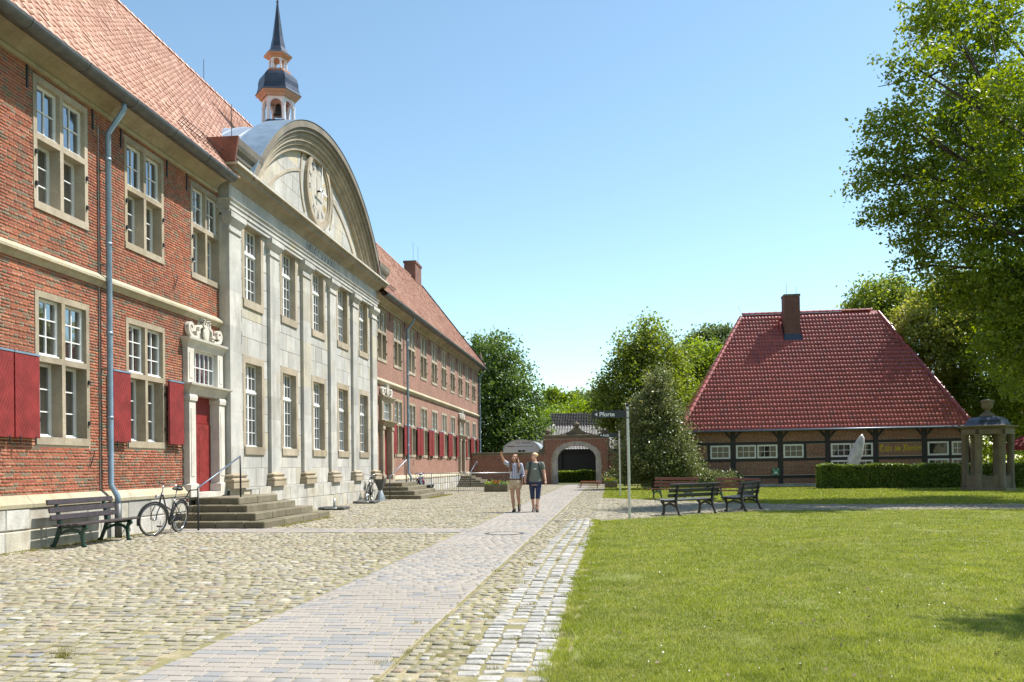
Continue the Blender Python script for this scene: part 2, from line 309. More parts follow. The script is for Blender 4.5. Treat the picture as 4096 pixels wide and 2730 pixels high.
def glassmat(refl=0.30):
    m, t, p = nmat('window_glass'); n = noise(t, geopos(t), 1.3, 2)
    lnk(t, ramp(t, n, [(0.35, (0.012, 0.012, 0.012)), (0.65, (0.035, 0.033, 0.028))]), p.inputs['Base Color'])
    p.inputs['Roughness'].default_value = 0.03; p.inputs['Specular IOR Level'].default_value = 0.5; p.inputs['IOR'].default_value = 1.45
    w = noise(t, geopos(t), 3.0, 1); bump(t, p, w, 0.06, 0.02)
    g = t.nodes.new('ShaderNodeBsdfGlossy'); g.inputs['Roughness'].default_value = 0.02; g.inputs['Color'].default_value = (.9, .95, 1, 1); lnk(t, p.inputs['Normal'].links[0].from_socket, g.inputs['Normal'])
    ms = t.nodes.new('ShaderNodeMixShader'); ms.inputs[0].default_value = refl; lnk(t, p.outputs[0], ms.inputs[1]); lnk(t, g.outputs[0], ms.inputs[2]); lnk(t, ms.outputs[0], t.nodes['Material Output'].inputs['Surface']); return m
M['glass'] = glassmat(); M['glass_dark'] = glassmat(0.0)
M['gold'] = simple('gilded', (0.62, 0.42, 0.10), 0.4, 0.1, 8, metal=0.3)
M['black_paint'] = simple('black_paint', (0.02, 0.02, 0.02), 0.5, 0.1)
M['sign'] = simple('anthracite_sign', (0.012, 0.013, 0.018), 0.4, 0.1, 4)
M['letter'] = simple('white_lettering', (0.75, 0.76, 0.78), 0.5, 0.02)
M['yellow'] = simple('yellow_lettering', (0.52, 0.38, 0.015), 0.6, 0.1)
M['sign_green'] = simple('green_sign', (0.0, 0.17, 0.065), 0.45, 0.05)
M['clock_face'] = simple('clock_stone', (0.40, 0.37, 0.315), 0.8, 0.1, 4)
def wallbrick(name, c1, c2, mort, bw=0.215, bh=0.058):
    m, t, p = nmat(name); g = geopos(t); mp = t.nodes.new('ShaderNodeMapping'); mp.inputs['Rotation'].default_value = (PI/2, 0, PI/2)
    sep = t.nodes.new('ShaderNodeSeparateXYZ'); lnk(t, g, sep.inputs[0]); add = t.nodes.new('ShaderNodeMath'); lnk(t, sep.outputs[0], add.inputs[0]); lnk(t, sep.outputs[1], add.inputs[1])
    cmb = t.nodes.new('ShaderNodeCombineXYZ'); lnk(t, add.outputs[0], cmb.inputs[0]); lnk(t, sep.outputs[2], cmb.inputs[1])
    b = t.nodes.new('ShaderNodeTexBrick'); lnk(t, cmb.outputs[0], b.inputs['Vector']); b.inputs['Scale'].default_value = 1.0
    b.inputs['Brick Width'].default_value = bw; b.inputs['Row Height'].default_value = bh; b.inputs['Mortar Size'].default_value = 0.006; b.inputs['Bias'].default_value = -0.1
    b.inputs['Color1'].default_value = (*c1, 1); b.inputs['Color2'].default_value = (*c2, 1); b.inputs['Mortar'].default_value = (*mort, 1)
    n = noise(t, g, 1.0, 5); c = mix(t, 0.4, b.outputs['Color'], ramp(t, n, [(0.3, (0.3,)*3), (0.7, (0.72,)*3)]), 'OVERLAY')
    lnk(t, c, p.inputs['Base Color']); p.inputs['Roughness'].default_value = 0.9; bump(t, p, b.outputs['Fac'], -0.5, 0.006); return m
M['far_brick'] = wallbrick('far_red_brick', (0.235, 0.088, 0.056), (0.155, 0.060, 0.042), (0.36, 0.29, 0.215))
M['chimney_brick'] = wallbrick('chimney_brick', (0.15, 0.045, 0.030), (0.10, 0.035, 0.028), (0.26, 0.20, 0.15), 0.22, 0.075)

# ------------------------------------------------------------------ masonry, tiles, text
def piece_tmpl(c=0.012):    # unit piece, u in -.5...5, v in -.5...5, w 0..1, front edges eased
    a = 0.5; b = 0.5-c
    V = [(-a, -a, 0), (a, -a, 0), (a, a, 0), (-a, a, 0), (-a, -a, .75), (a, -a, .75), (a, a, .75), (-a, a, .75), (-b, -b*1.0+c*2, 1), (b, -b+c*2, 1), (b, b-c*2, 1), (-b, b-c*2, 1)]
    F = [(8, 9, 10, 11)]
    for i in range(4): j = (i+1) % 4; F += [(i, j, j+4, i+4), (i+4, j+4, j+8, i+8)]
    return V, F
def holes_sub(iv, holes, v0, v1):
    out = [iv]
    for (a, b, c, d) in holes:
        if v1 <= c+1e-3 or v0 >= d-1e-3: continue
        nxt = []
        for (p, q) in out:
            if b <= p or a >= q: nxt.append((p, q)); continue
            if a > p: nxt.append((p, a))
            if b < q: nxt.append((b, q))
        out = nxt
    return out
def sheet(name, org, eu, ev, en, u0, u1, v0, v1, holes, w, mat, parent, world=True):
    us = sorted({u0, u1, *[min(max(x, u0), u1) for h in holes for x in h[:2]]}); vs = sorted({v0, v1, *[min(max(x, v0), v1) for h in holes for x in h[2:]]})
    mb = MB()
    for a, b in zip(us, us[1:]):
        for c, d in zip(vs, vs[1:]):
            if b-a < 1e-4 or d-c < 1e-4: continue
            mu, mv = (a+b)/2, (c+d)/2
            if any(h[0] < mu < h[1] and h[2] < mv < h[3] for h in holes): continue
            mb.add([org+eu*p+ev*q+en*w for p, q in ((a, c), (b, c), (b, d), (a, d))], [(0, 1, 2, 3)])
    return mb.build(name, mat, parent, world=world)
def masonry(pname, parent, org, eu, ev, en, u0, u1, v0, v1, holes, course, lens, joint, depth, mat, n_ind, restname, jit=0.0025, world=True, cham=0.012, keep=None):
    """courses of bricks or blocks laid on a plane; the n_ind nearest the camera are objects of their own"""
    P = []; k = 0; v = v0
    while v < v1-course*0.4:
        h = min(course, v1-v); L = lens[k % len(lens)]; u = u0-(k*0.37 % 1)*L[0]*0.5; i = 0
        if len(lens) == 2: u = u0-(L[0]*0.25 if k % 2 else 0)-(L[0]*0.5 if k % 4 == 2 else 0)
        while u < u1:
            l = L[0]*(1+random.uniform(-L[1], L[1])); a, b = max(u, u0), min(u+l, u1)
            if b-a > 0.02:
                for (p, q) in holes_sub((a, b), holes, v+h*0.25, v+h*0.75):
                    if q-p > 0.035 and (keep is None or keep((p+q)/2, v+h/2)):
                        P.append(((p+q)/2, v+h/2, q-p-joint, h-joint, random.gauss(0, jit)))
            u += l; i += 1
        v += course; k += 1
    tm = piece_tmpl(cham); B = np.array([eu[:], ev[:], en[:]], float).T
    cam3 = np.array((0, 0, CAMH)); o3 = np.array(org[:])
    pw = WM[parent.name] if not world else Matrix.Identity(4)
    pts = np.array([o3+B @ np.array((p[0], p[1], 0)) for p in P])
    ptw = pts @ np.array(pw.to_3x3()).T + np.array(pw.translation[:])
    size = np.array([p[2]*p[3] for p in P])/np.sum((ptw-cam3)**2, axis=1)
    # what the photograph shows: inside the frame
    zz = (ptw-cam3) @ np.array(cF[:]); uu = (ptw-cam3) @ np.array(cR[:])/zz; vv = (ptw-cam3) @ np.array(cU[:])/zz
    infr = (np.abs(uu) < 2030/FPX) & (vv < 1840/FPX) & (vv > -860/FPX)
    order = np.argsort(-(size*(infr+0.0001))); ind = set(order[:n_ind].tolist())
    um = None; A = []; T = []; R = []
    for i, p in enumerate(P):
        S = np.diag((p[2], p[3], depth+p[4])); a = math.radians(random.gauss(0, 0.25)); Rz = np.array(((math.cos(a), -math.sin(a), 0), (math.sin(a), math.cos(a), 0), (0, 0, 1)))
        Mx = B @ Rz @ S; off = pts[i]
        if i in ind:
            if um is None:
                um = bpy.data.meshes.new(pname); um.from_pydata(tm[0], [], tm[1]); um.materials.append(mat)
            o = bpy.data.objects.new(pname, um); o.matrix_basis = Matrix(((*Mx[0], off[0]), (*Mx[1], off[1]), (*Mx[2], off[2]), (0, 0, 0, 1)))
            reg(o, parent, world)
        else: A.append(Mx); T.append(off); R.append(random.random())
    if T:
        o = stamp(restname, tm, np.array(A), np.array(T), mat, parent, rnd=np.array(R), world=world); o['kind'] = 'stuff'
    return len(P)
def tile_tmpl(w, l, hgt=0.045, seg=10, lift=0.028, th=0.016, cw=.5, cr=.2):
    V = []; F = []
    for (vv, up) in ((0.0, lift), (l*1.06, 0.0)):
        for i in range(seg+1):
            x = i/seg
            z = hgt*((1-x/cw)**1.5 if x < cw else 0 if x < 1-cr else .5-.5*math.cos(PI*(x-1+cr)/cr))
            V.append((x*w*1.04, vv, z+up))
    n = seg+1
    for i in range(seg): F.append((i, i+1, n+i+1, n+i))
    for i in range(n): V.append((V[i][0], V[i][1]+0.002, V[i][2]-th))
    for i in range(seg): F.append((2*n+i, 2*n+i+1, i+1, i))
    return V, F
def tiles(parent, org, eu, ev, en, width, length, tw, ex, inside, mat, n_ind, name='roof_tile', rest='roof_tiling', hgt=0.045, world=True, lift=0.028, wob=0.006, cw=.5, cr=.2):
    tm = tile_tmpl(tw, ex, hgt, lift=lift, cw=cw, cr=cr); B = np.array([eu[:], ev[:], en[:]], float).T; A = []; T = []
    nr, nc = int(length/ex)+1, int(width/tw)
    for r in range(nr):
        for c in range(nc):
            if inside(c*tw+tw/2, r*ex+ex/2):
                T.append(np.array(org[:])+B @ np.array((c*tw, r*ex-0.04, 0.03+random.gauss(0, wob*0.5))))
                a = random.gauss(0, wob); A.append(B @ np.array(((1, -a, 0), (a, 1, 0), (0, random.gauss(0, wob), 1))))
    A = np.array(A); T = np.array(T); pw = WM[parent.name] if not world else Matrix.Identity(4)
    Tw = T @ np.array(pw.to_3x3()).T + np.array(pw.translation[:])
    q = Tw-np.array((0, 0, CAMH)); zz = q @ np.array(cF[:]); uu = q @ np.array(cR[:])/zz; vv = q @ np.array(cU[:])/zz
    infr = (np.abs(uu) < 2020/FPX) & (vv < 1830/FPX)
    order = np.argsort(zz+(~infr)*1000); ind = order[:n_ind]; restm = np.ones(len(T), bool); restm[ind] = False
    um = bpy.data.meshes.new(name); um.from_pydata(tm[0], [], tm[1]); um.materials.append(mat); um.polygons.foreach_set('use_smooth', [True]*10+[False]*10)
    for i in ind:
        o = bpy.data.objects.new(name, um); a = A[i]; b = T[i]
        o.matrix_basis = Matrix(((*a[0], b[0]), (*a[1], b[1]), (*a[2], b[2]), (0, 0, 0, 1))); reg(o, parent, world)
    if restm.any():
        o = stamp(rest, tm, A[restm], T[restm], mat, parent, smooth=True, rnd=rng.random(int(restm.sum())), world=world); o['kind'] = 'stuff'
        o.data.polygons.foreach_set('use_smooth', np.tile(np.array([True]*10+[False]*10), int(restm.sum())))
def text_mesh(txt, size, depth=0.004, bold=0.0, shear=0.0, align='LEFT'):
    c = bpy.data.curves.new('txt', 'FONT'); c.body = txt; c.size = size; c.extrude = depth; c.offset = bold; c.shear = shear; c.align_x = align; c.resolution_u = 3
    o = bpy.data.objects.new('txt', c); scene.collection.objects.link(o); bpy.context.view_layer.update()
    me = bpy.data.meshes.new_from_object(o.evaluated_get(bpy.context.evaluated_depsgraph_get())); bpy.data.objects.remove(o); bpy.data.curves.remove(c); return me
def text_part(name, txt, size, mat, parent, mtx, **kw):
    me = text_mesh(txt, size, **kw); me.materials.clear(); me.materials.append(mat); o = bpy.data.objects.new(name, me); o.matrix_basis = mtx; return reg(o, parent)

M['leaf_green'] = leafmat('deep_green_leaf', [(0, (.055, .10, .022)), (.6, (.09, .15, .032)), (1, (.16, .215, .065))], 0.36)
# ================================================================== the setting: ground, yard, paths, lawns
def poly_sheet(name, pts, z, mat, kind='structure', label=None):
    mb = MB(); mb.add([(x, y, z) for x, y in pts], [tuple(range(len(pts)))]); o = mb.build(name, mat)
    if kind: o['kind'] = kind
    return o
NE = [(-.33, 21.4), (.45, 22.3), (1.3, 23.2), (2.65, 24.7), (4.8, 26.2), (7.6, 26.4), (40, 26.5)]
FE = [(-.4, 36.0), (1.0, 34.6), (2.35, 33.0), (5.4, 30.2), (8.6, 29.8), (40, 29.4)]
def pl(pts, x): return float(np.interp(x, [p[0] for p in pts], [p[1] for p in pts]))
ground = poly_sheet('ground', [(-400, -60), (400, -60), (400, 900), (-400, 900)], -0.07, M['meadow'])
yard = poly_sheet('cobbled_yard', [(-10.25, -2), (-0.2, -2), (-0.2, 62.5), (-10.25, 66)], 0.000, M['joint'])
xpath = poly_sheet('cobbled_path', [(-.2, 20.6)]+[(x, y-.6) for x, y in NE[1:]]+[(40, 30.0)]+[(x, y+.6) for x, y in FE[::-1][1:]]+[(-.2, 36.8)], -0.001, M['joint'])
path = poly_sheet('brick_path', [(-3.16, -2), (-1.53, -2), (-1.53, 62), (-3.16, 62)], 0.0055, M['joint'])
lawn = poly_sheet('lawn', [(-.30, -2)]+NE+[(40, -2)], 0.004, M['soil'])
lawn2 = poly_sheet('back_lawn', FE+[(40, 62), (-.4, 62)], 0.004, M['soil'])

def stone_tmpl(seed, inner=0.84, sh=0.75, ndrop=0.12):
    r = random.Random(seed); base = [(-.5, -.36), (-.40, -.5), (.40, -.5), (.5, -.36), (.5, .36), (.40, .5), (-.40, .5), (-.5, .36)]
    base = [(x*(1+r.uniform(-.16, .03)), y*(1+r.uniform(-.16, .03))) for x, y in base]
    V = [(x, y, -1.6) for x, y in base]+[(x, y, sh*r.uniform(.6, 1.1)-.3) for x, y in base]+[(x*inner, y*inner, 1+r.uniform(-ndrop, ndrop)) for x, y in base]+[(0, 0, 1.06)]
    F = [(i, (i+1) % 8, (i+1) % 8+8, i+8) for i in range(8)]+[(i+8, (i+1) % 8+8, (i+1) % 8+16, i+16) for i in range(8)]+[(i+16, (i+1) % 8+16, 24) for i in range(8)]
    return V, F
def slab_tmpl():
    a, b = .5, .472; V = [(-a, -a, -1.5), (a, -a, -1.5), (a, a, -1.5), (-a, a, -1.5), (-a, -a, .6), (a, -a, .6), (a, a, .6), (-a, a, .6), (-b, -b, 1), (b, -b, 1), (b, b, 1), (-b, b, 1)]
    F = [(8, 9, 10, 11)]
    for i in range(4): j = (i+1) % 4; F += [(i, j, j+4, i+4), (i+4, j+4, j+8, i+8)]
    return V, F
def lay(pname, rest, parent, P, tmpls, mat, n_ind, smooth=False):
    """P rows: x, y, z, size x, size y, height, angle, tilt x, tilt y"""
    P = np.array(P); c, s = np.cos(P[:, 6]), np.sin(P[:, 6]); k = len(P); A = np.zeros((k, 3, 3))
    A[:, 0, 0] = c*P[:, 3]; A[:, 0, 1] = -s*P[:, 4]; A[:, 1, 0] = s*P[:, 3]; A[:, 1, 1] = c*P[:, 4]; A[:, 2, 2] = P[:, 5]
    A[:, 2, 0] = P[:, 7]*P[:, 3]; A[:, 2, 1] = P[:, 8]*P[:, 4]; T = P[:, :3]
    q = T-np.array((0, 0, CAMH)); zz = q @ np.array(cF[:]); uu = q @ np.array(cR[:])/zz; vv = q @ np.array(cU[:])/zz
    infr = (np.abs(uu) < 2040/FPX) & (vv > -862/FPX) & (zz > 0)
    area = P[:, 3]*P[:, 4]/np.maximum(zz, .1)**3*infr; order = np.argsort(-area); ind = order[:n_ind]; rm = np.ones(k, bool); rm[ind] = False
    var = rng.integers(0, len(tmpls), k); ums = []
    for tm in tmpls:
        me = bpy.data.meshes.new(pname); me.from_pydata(tm[0], [], tm[1]); me.materials.append(mat)
        if smooth: me.polygons.foreach_set('use_smooth', [True]*len(me.polygons))
        ums.append(me)
    for i in ind:
        o = bpy.data.objects.new(pname, ums[var[i]]); a = A[i]; b = T[i]
        o.matrix_basis = Matrix(((*a[0], b[0]), (*a[1], b[1]), (*a[2], b[2]), (0, 0, 0, 1))); reg(o, parent, True)
    for vi, tm in enumerate(tmpls):
        mk = rm & (var == vi)
        if mk.any(): stamp(rest, tm, A[mk], T[mk], mat, parent, smooth=smooth, rnd=rng.random(int(mk.sum())), world=True)['kind'] = 'stuff'
ST = [stone_tmpl(i) for i in range(7)]
def blocked(x, y):                                   # bands of pavers crossing the yard, steps along the wall
    if -10.3 < x < -3.1 and 17.75 < y < 18.95: return True
    for (a, b) in ((18.7, 23.7), (35.6, 41.6), (55.6, 61)):
        if x < -7.9 and a < y < b: return True
    return x < -10.0
P = []; y = 2.6; k = 0
while y < 61.5:
    d = random.uniform(.112, .15); x = max(-10.1, -0.84*y-1.0)-random.random()*.15
    while x < -3.2:
        w = random.choice((.12, .15, .17, .19, .22))*random.uniform(.92, 1.08); xc = x+w/2; yy = y+.035*math.sin(xc*1.3+y*.25)+random.gauss(0, .004)
        if x+w < -3.13 and not blocked(xc, yy):
            P.append((xc, yy, random.gauss(.0, .0025), w-.026, d-.024, random.uniform(.006, .011), random.gauss(0, .045), random.gauss(0, .028), random.gauss(0, .028)))
        x += w
    y += d; k += 1
lay('cobblestone', 'cobblestones', yard, P, ST, M['cobble'], 300)
P = []; y = 3.0
while y < 61.5:                                      # cobbles right of the path
    d = random.uniform(.11, .15); x = -1.52
    while x < (-1.13 if y < 22 else -0.42 if not 21 < y < 36 else -0.2):
        w = random.choice((.10, .13, .16))*random.uniform(.9, 1.1)
        P.append((x+w/2, y+random.gauss(0, .006), random.gauss(.0, .003), w-.028, d-.028, random.uniform(.006, .011), random.gauss(0, .07), random.gauss(0, .03), random.gauss(0, .03))); x += w
    y += d
lay('cobblestone', 'cobblestones', yard, P, ST, M['cobble'], 0)
P = []
for ci, x0 in enumerate((-1.02, -.825, -.63, -.435)):   # four rows of granite setts along the lawn
    y = 3.0+random.random()*.1
    while y < (22.2 if ci < 3 else 21.0):
        d = random.uniform(.12, .18); xo = .05*math.sin(y*.35+ci*.4)-.02*ci
        if random.random() > .03+.05*(ci == 3):
            P.append((x0+xo+random.gauss(0, .006), y+d/2, random.gauss(.0, .004), random.uniform(.135, .165), d-.032, random.uniform(.007, .013), random.gauss(0, .05), random.gauss(0, .035), random.gauss(0, .035)))
        y += d
lay('granite_sett', 'granite_setts', yard, P, [stone_tmpl(i+20, .86) for i in range(4)], M['sett'], 300)
P = []; x = -.4
yy0 = 21.2
y = yy0
while y < 36.2:                                      # cobbled cross path between the two lawns
    d = random.uniform(.13, .17); x = -.5
    while x < 17:
        w = random.choice((.14, .18, .21))*random.uniform(.9, 1.1)
        if pl(NE, x)-.12 < y < pl(FE, x)+.12:
            P.append((x+w/2, y+random.gauss(0, .008), random.gauss(.0, .003), w-.028, d-.026, random.uniform(.006, .010), random.gauss(0, .05), random.gauss(0, .025), random.gauss(0, .025)))
        x += w
    y += d
lay('cobblestone', 'cobblestones', xpath, P, ST, M['cobble'], 120)
P = []; k = 0; y = 3.0
while y < 61.5:
    x = -3.15-(.094 if k % 2 else 0)
    while x < -1.56:
        w = .188*(1 if random.random() < .85 else .7); a, b = max(x, -3.15), min(x+w, -1.545)
        if b-a > .05: P.append(((a+b)/2, y+.066, random.gauss(.0, .0010), b-a-.009, .122, .0115, random.gauss(0, .006), random.gauss(0, .006), random.gauss(0, .006)))
        x += w
    y += .132; k += 1
lay('paver', 'pavers', path, P, [slab_tmpl()], M['paver'], 300)
P = []
for k in range(8):                                   # paver band to the steps
    x = -10.0-(k % 2)*.1
    while x < -3.2: P.append((x+.1, 17.82+k*.14+.07, random.gauss(0, .0015), .2, .130, .0115, random.gauss(0, .006), 0, 0)); x += .207
lay('paver', 'pavers', yard, P, [slab_tmpl()], M['paver'], 60)

def blades(name, X, Y, H, Wd, mat, rnd, z0=0.0, lean=0.55):
    n = len(X); a = rng.random(n)*2*PI; la = rng.random(n)*2*PI; ln = np.abs(rng.normal(0, lean, n))*H
    dx, dy = np.cos(a)*Wd/2, np.sin(a)*Wd/2; V = np.zeros((n, 3, 3))
    V[:, 0] = np.stack((X-dx, Y-dy, np.full(n, z0)), 1); V[:, 1] = np.stack((X+dx, Y+dy, np.full(n, z0)), 1)
    V[:, 2] = np.stack((X+np.cos(la)*ln, Y+np.sin(la)*ln, z0+H), 1)
    me = np_mesh(name, V.reshape(-1, 3), np.arange(3*n), np.full(n, 3), mat, False, rnd)
    return reg(bpy.data.objects.new(name, me))
def sample_lawn(n, y0, y1, p, test, xr):
    u = rng.random(n); Y = (y0**(1-p)+u*(y1**(1-p)-y0**(1-p)))**(1/(1-p)); X = xr[0]+rng.random(n)*(xr[1]*Y+xr[2]-xr[0]); k = test(X, Y); return X[k], Y[k]
def vnoise(X, Y, sc, seed):
    r = np.random.default_rng(seed); g = r.random((128, 128)); u, v = X/sc+40, Y/sc+40; i, j = np.floor(u).astype(int) % 127, np.floor(v).astype(int) % 127; a, b = u-np.floor(u), v-np.floor(v); a, b = a*a*(3-2*a), b*b*(3-2*b)
    return (g[i, j]*(1-a)+g[i+1, j]*a)*(1-b)+(g[i, j+1]*(1-a)+g[i+1, j+1]*a)*b
nex, ney = np.array(NE).T; fex, fey = np.array(FE).T
edge = lambda Y: -.31+.05*np.sin(Y*3.1)+.04*np.sin(Y*7.3)
X, Y = sample_lawn(560000, 4.4, 26.4, 1.15, lambda x, y: (x > edge(y)) & (y < np.interp(x, nex, ney)+.03), (-.5, .50, .8))
dry = .6*vnoise(X, Y, .9, 1)+.4*vnoise(X, Y, .28, 2); keep_ = rng.random(len(X)) > np.clip((dry-.62)*3.2, 0, .85); X, Y, dry = X[keep_], Y[keep_], dry[keep_]; clump = np.clip(.55*vnoise(X, Y, .35, 3)+.45*vnoise(X, Y, .11, 4)+.35*(.5-dry), 0, 1); H = (.010+.026*rng.random(len(X))**1.5)*(.45+1.1*clump)
for _ in range(420):
    yv = 4.6+random.random()**1.7*17; xv = -.37+random.gauss(0, .05); n_ = 50
    X = np.append(X, xv+rng.normal(0, .03, n_)); Y = np.append(Y, yv+rng.normal(0, .05, n_)); H = np.append(H, random.uniform(.025, .055)*rng.uniform(.5, 1.2, n_)); clump = np.append(clump, np.full(n_, .8))
tag(blades('grass', X, Y, H, np.maximum(.0045, .00075*Y)*(.7+.6*rng.random(len(X))), M['grass'], np.clip(rng.random(len(X))*.62+.75*(.55-clump), 0, .999), .004, .6), 'short sunlit grass of the near lawn', 'grass', kind='stuff')
X, Y = sample_lawn(110000, 29.5, 60, 2.0, lambda x, y: (x > -.4) & (y > np.interp(x, fex, fey)-.03) & (y < 51.3), (-.5, .50, 1))
tag(blades('grass', X, Y, .03+.03*rng.random(len(X)), .0011*Y, M['grass'], rng.random(len(X))*.8, .004), 'short grass of the lawn behind the cobbled path', 'grass', kind='stuff')
# tufts along the lawn's edge, in the joints of the setts and by the wall
tx, ty, th = [], [], []; ex_, ey_, eh_ = [], [], []
def tuft(x, y, r, n, h):
    for _ in range(n): tx.append(x+random.gauss(0, r)); ty.append(y+random.gauss(0, r)); th.append(h*random.uniform(.5, 1.2))

for _ in range(1500):
    yv = 4.6+random.random()**1.8*17; xv = random.choice((-1.12, -.92, -.725, -.53, -.36, -1.55))+random.gauss(0, .012)-.02*random.random()+.05*math.sin(yv*.35); tuft(xv, yv, .02, 14, .017)
for _ in range(3200):
    yv = 4.8+random.random()**1.6*14; xv = random.uniform(-.75*yv, -3.2); 
    if xv > -10: tuft(xv, yv, .03, 9, .013)
for _ in range(160): yv = random.uniform(12.5, 18.5); tuft(-9.98+abs(random.gauss(0, .12)), yv, .04, 26, .045)
for _ in range(60): tuft(-7.75+random.gauss(0, .05), random.uniform(19.5, 23.2), .05, 30, .05)
for _ in range(50): tuft(-7.75+random.gauss(0, .06), random.uniform(36.4, 41.2), .07, 25, .06)
for _ in range(26): tuft(random.choice((-1.55, -1.1, -.75))+random.gauss(0, .08), 4.9+random.random()**1.5*8, .035, 70, .05)
tuft(-4.05, 6.0, .03, 120, .10)
n = len(tx); X, Y, H = np.array(tx), np.array(ty), np.array(th)
tag(blades('joint_grass', X, Y, H, np.maximum(.004, .0007*Y), M['moss_grass'], rng.random(n)*.9, -.012), 'yellowish moss and grass growing in the paving joints', 'grass', kind='stuff')

for nm, n_, sz, mt, lab in (('daisies', 90, .016, 'white', 'tiny white daisies scattered over the near lawn'), ('fallen_leaves', 130, .03, 'wood_weathered', 'dry fallen leaves scattered over the near lawn')):
    Xd, Yd = sample_lawn(n_*2, 5.0, 20, .9, lambda x, y: (x > -.1) & (y < np.interp(x, nex, ney)-.3), (-.3, .48, .5)); k_ = len(Xd)
    N_ = rng.normal(0, .5, (k_, 3)); N_[:, 2] = 1; N_ /= np.linalg.norm(N_, axis=1)[:, None]; U_ = np.cross(N_, rng.normal(0, 1, (k_, 3))); U_ /= np.linalg.norm(U_, axis=1)[:, None]; W_ = np.cross(N_, U_); s_ = (sz*rng.uniform(.6, 1.4, k_))[:, None]
    tag(stamp(nm, ([(0, -.5, 0), (.4, 0, .1), (0, .5, 0), (-.4, 0, .1)], [(0, 1, 2), (0, 2, 3)]), np.stack((U_*s_, W_*s_, N_*s_), 2), np.stack((Xd, Yd, np.full(k_, .03)), 1), M[mt], rnd=rng.random(k_)), lab, 'daisies' if nm == 'daisies' else 'leaves', kind='stuff')
# ================================================================== the monastery
WX = -10.2
S0, S1 = 7.6, 66.1
mon = thing('monastery', 'long two-storey red brick monastery with pale stone frontispiece, clock gable and bell turret', 'building', (-12.4, 29, 0))
EU, EV, EN = Vector((0, 1, 0)), Vector((0, 0, 1)), Vector((1, 0, 0))
WW = 0.805
UP = [15.17-2.91, 15.17, 18.08, 20.99]; LOW = UP[:3]
FUP = [37.93+2.893*i for i in range(10)]; FLOW = [FUP[i] for i in (1, 2, 3, 4, 5, 6, 8, 9)]
DOOR = [20.69, 38.35, 58.2]
holes_near = [(s-WW, s+WW, 6.08, 8.48) for s in UP]+[(s-WW, s+WW, 1.85, 4.62) for s in LOW]+[(DOOR[0]-.95, DOOR[0]+.95, .7, 4.5)]
wall = sheet('wall', Vector((WX, 0, 0)), EU, EV, EN, S0, 21.72, .0, 8.9, holes_near, 0.0, M['mortar'], mon)
masonry('brick', wall, Vector((WX-.03, 0, 0)), EU, EV, EN, S0+3, 21.72, .93, 8.60, holes_near, .0585, [(.222, .05), (.112, .06)], .0095, .0365, M['brick'], 300, 'bricks', jit=.0014)
holes_far = [(s-WW, s+WW, 6.08, 8.48) for s in FUP]+[(s-WW, s+WW, 1.85, 4.62) for s in FLOW]+[(d-.95, d+.95, .7, 4.5) for d in DOOR[1:]]
sheet('wall', Vector((WX, 0, 0)), EU, EV, EN, 36.0, S1, 0, 8.9, holes_far, 0.0, M['far_brick'], mon)
b = MB(); b.add([(WX, S1, 0), (-19, S1, 0), (-19, S1, 8.8), (-14.6, S1, 15.3), (WX, S1, 8.8)], [(0, 1, 2, 3, 4)]); b.add([(-19, S0, 0), (-19, S1, 0), (-19, S1, 8.8), (-19, S0, 8.8)], [(0, 1, 2, 3)])
b.add([(WX, S0, 0), (-19, S0, 0), (-19, S0, 8.8), (-14.6, S0, 15.3), (WX, S0, 8.8)], [(0, 1, 2, 3, 4)]); b.build('gable_wall', M['far_brick'], mon, world=True)
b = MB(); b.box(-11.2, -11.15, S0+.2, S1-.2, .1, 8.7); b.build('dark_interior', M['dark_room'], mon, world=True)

# ---- windows
UNITP = None
def unit_pane():
    global UNITP
    if UNITP is None:
        m = MB(); m.box(-.006, .006, -.5, .5, -.5, .5); UNITP = m.mesh('pane', M['glass'])
    return UNITP
def pane(parent, x, s, z, w, h):
    o = bpy.data.objects.new('pane', unit_pane()); o.matrix_basis = Matrix.Translation((x, s, z)) @ Euler((0, random.gauss(0, .006), random.gauss(0, .006))).to_matrix().to_4x4() @ Matrix.Diagonal((1, w, h, 1)); reg(o, parent, True)
def casement(parent, x, s0, s1, z0, z1, cols, rows, near, board=False, fr=.05, mu=.022):
    b = MB(); b.box(x-.03, x+.03, s0, s0+fr, z0, z1); b.box(x-.03, x+.03, s1-fr, s1, z0, z1); b.box(x-.03, x+.029, s0+fr, s1-fr, z0, z0+fr*1.2); b.box(x-.03, x+.029, s0+fr, s1-fr, z1-fr, z1)
    if board: b.box(x-.02, x+.07, s0+.004, s1-.004, z0-.012, z0+.035)
    a0, a1, c0, c1 = s0+fr, s1-fr, z0+fr*1.2, z1-fr; dw, dh = (a1-a0)/cols, (c1-c0)/rows
    for i in range(1, cols): b.box(x-.012, x+.022, a0+i*dw-mu/2, a0+i*dw+mu/2, c0, c1)
    for j in range(1, rows): b.box(x-.012, x+.020, a0, a1, c0+j*dh-mu/2, c0+j*dh+mu/2)
    b.build('casement', M['white'], parent, world=True)
    if near:
        for i in range(cols):
            for j in range(rows): pane(parent, x-.008, a0+(i+.5)*dw, c0+(j+.5)*dh, dw, dh)
    else: pane(parent, x-.008, (a0+a1)/2, (c0+c1)/2, a1-a0, c1-c0)
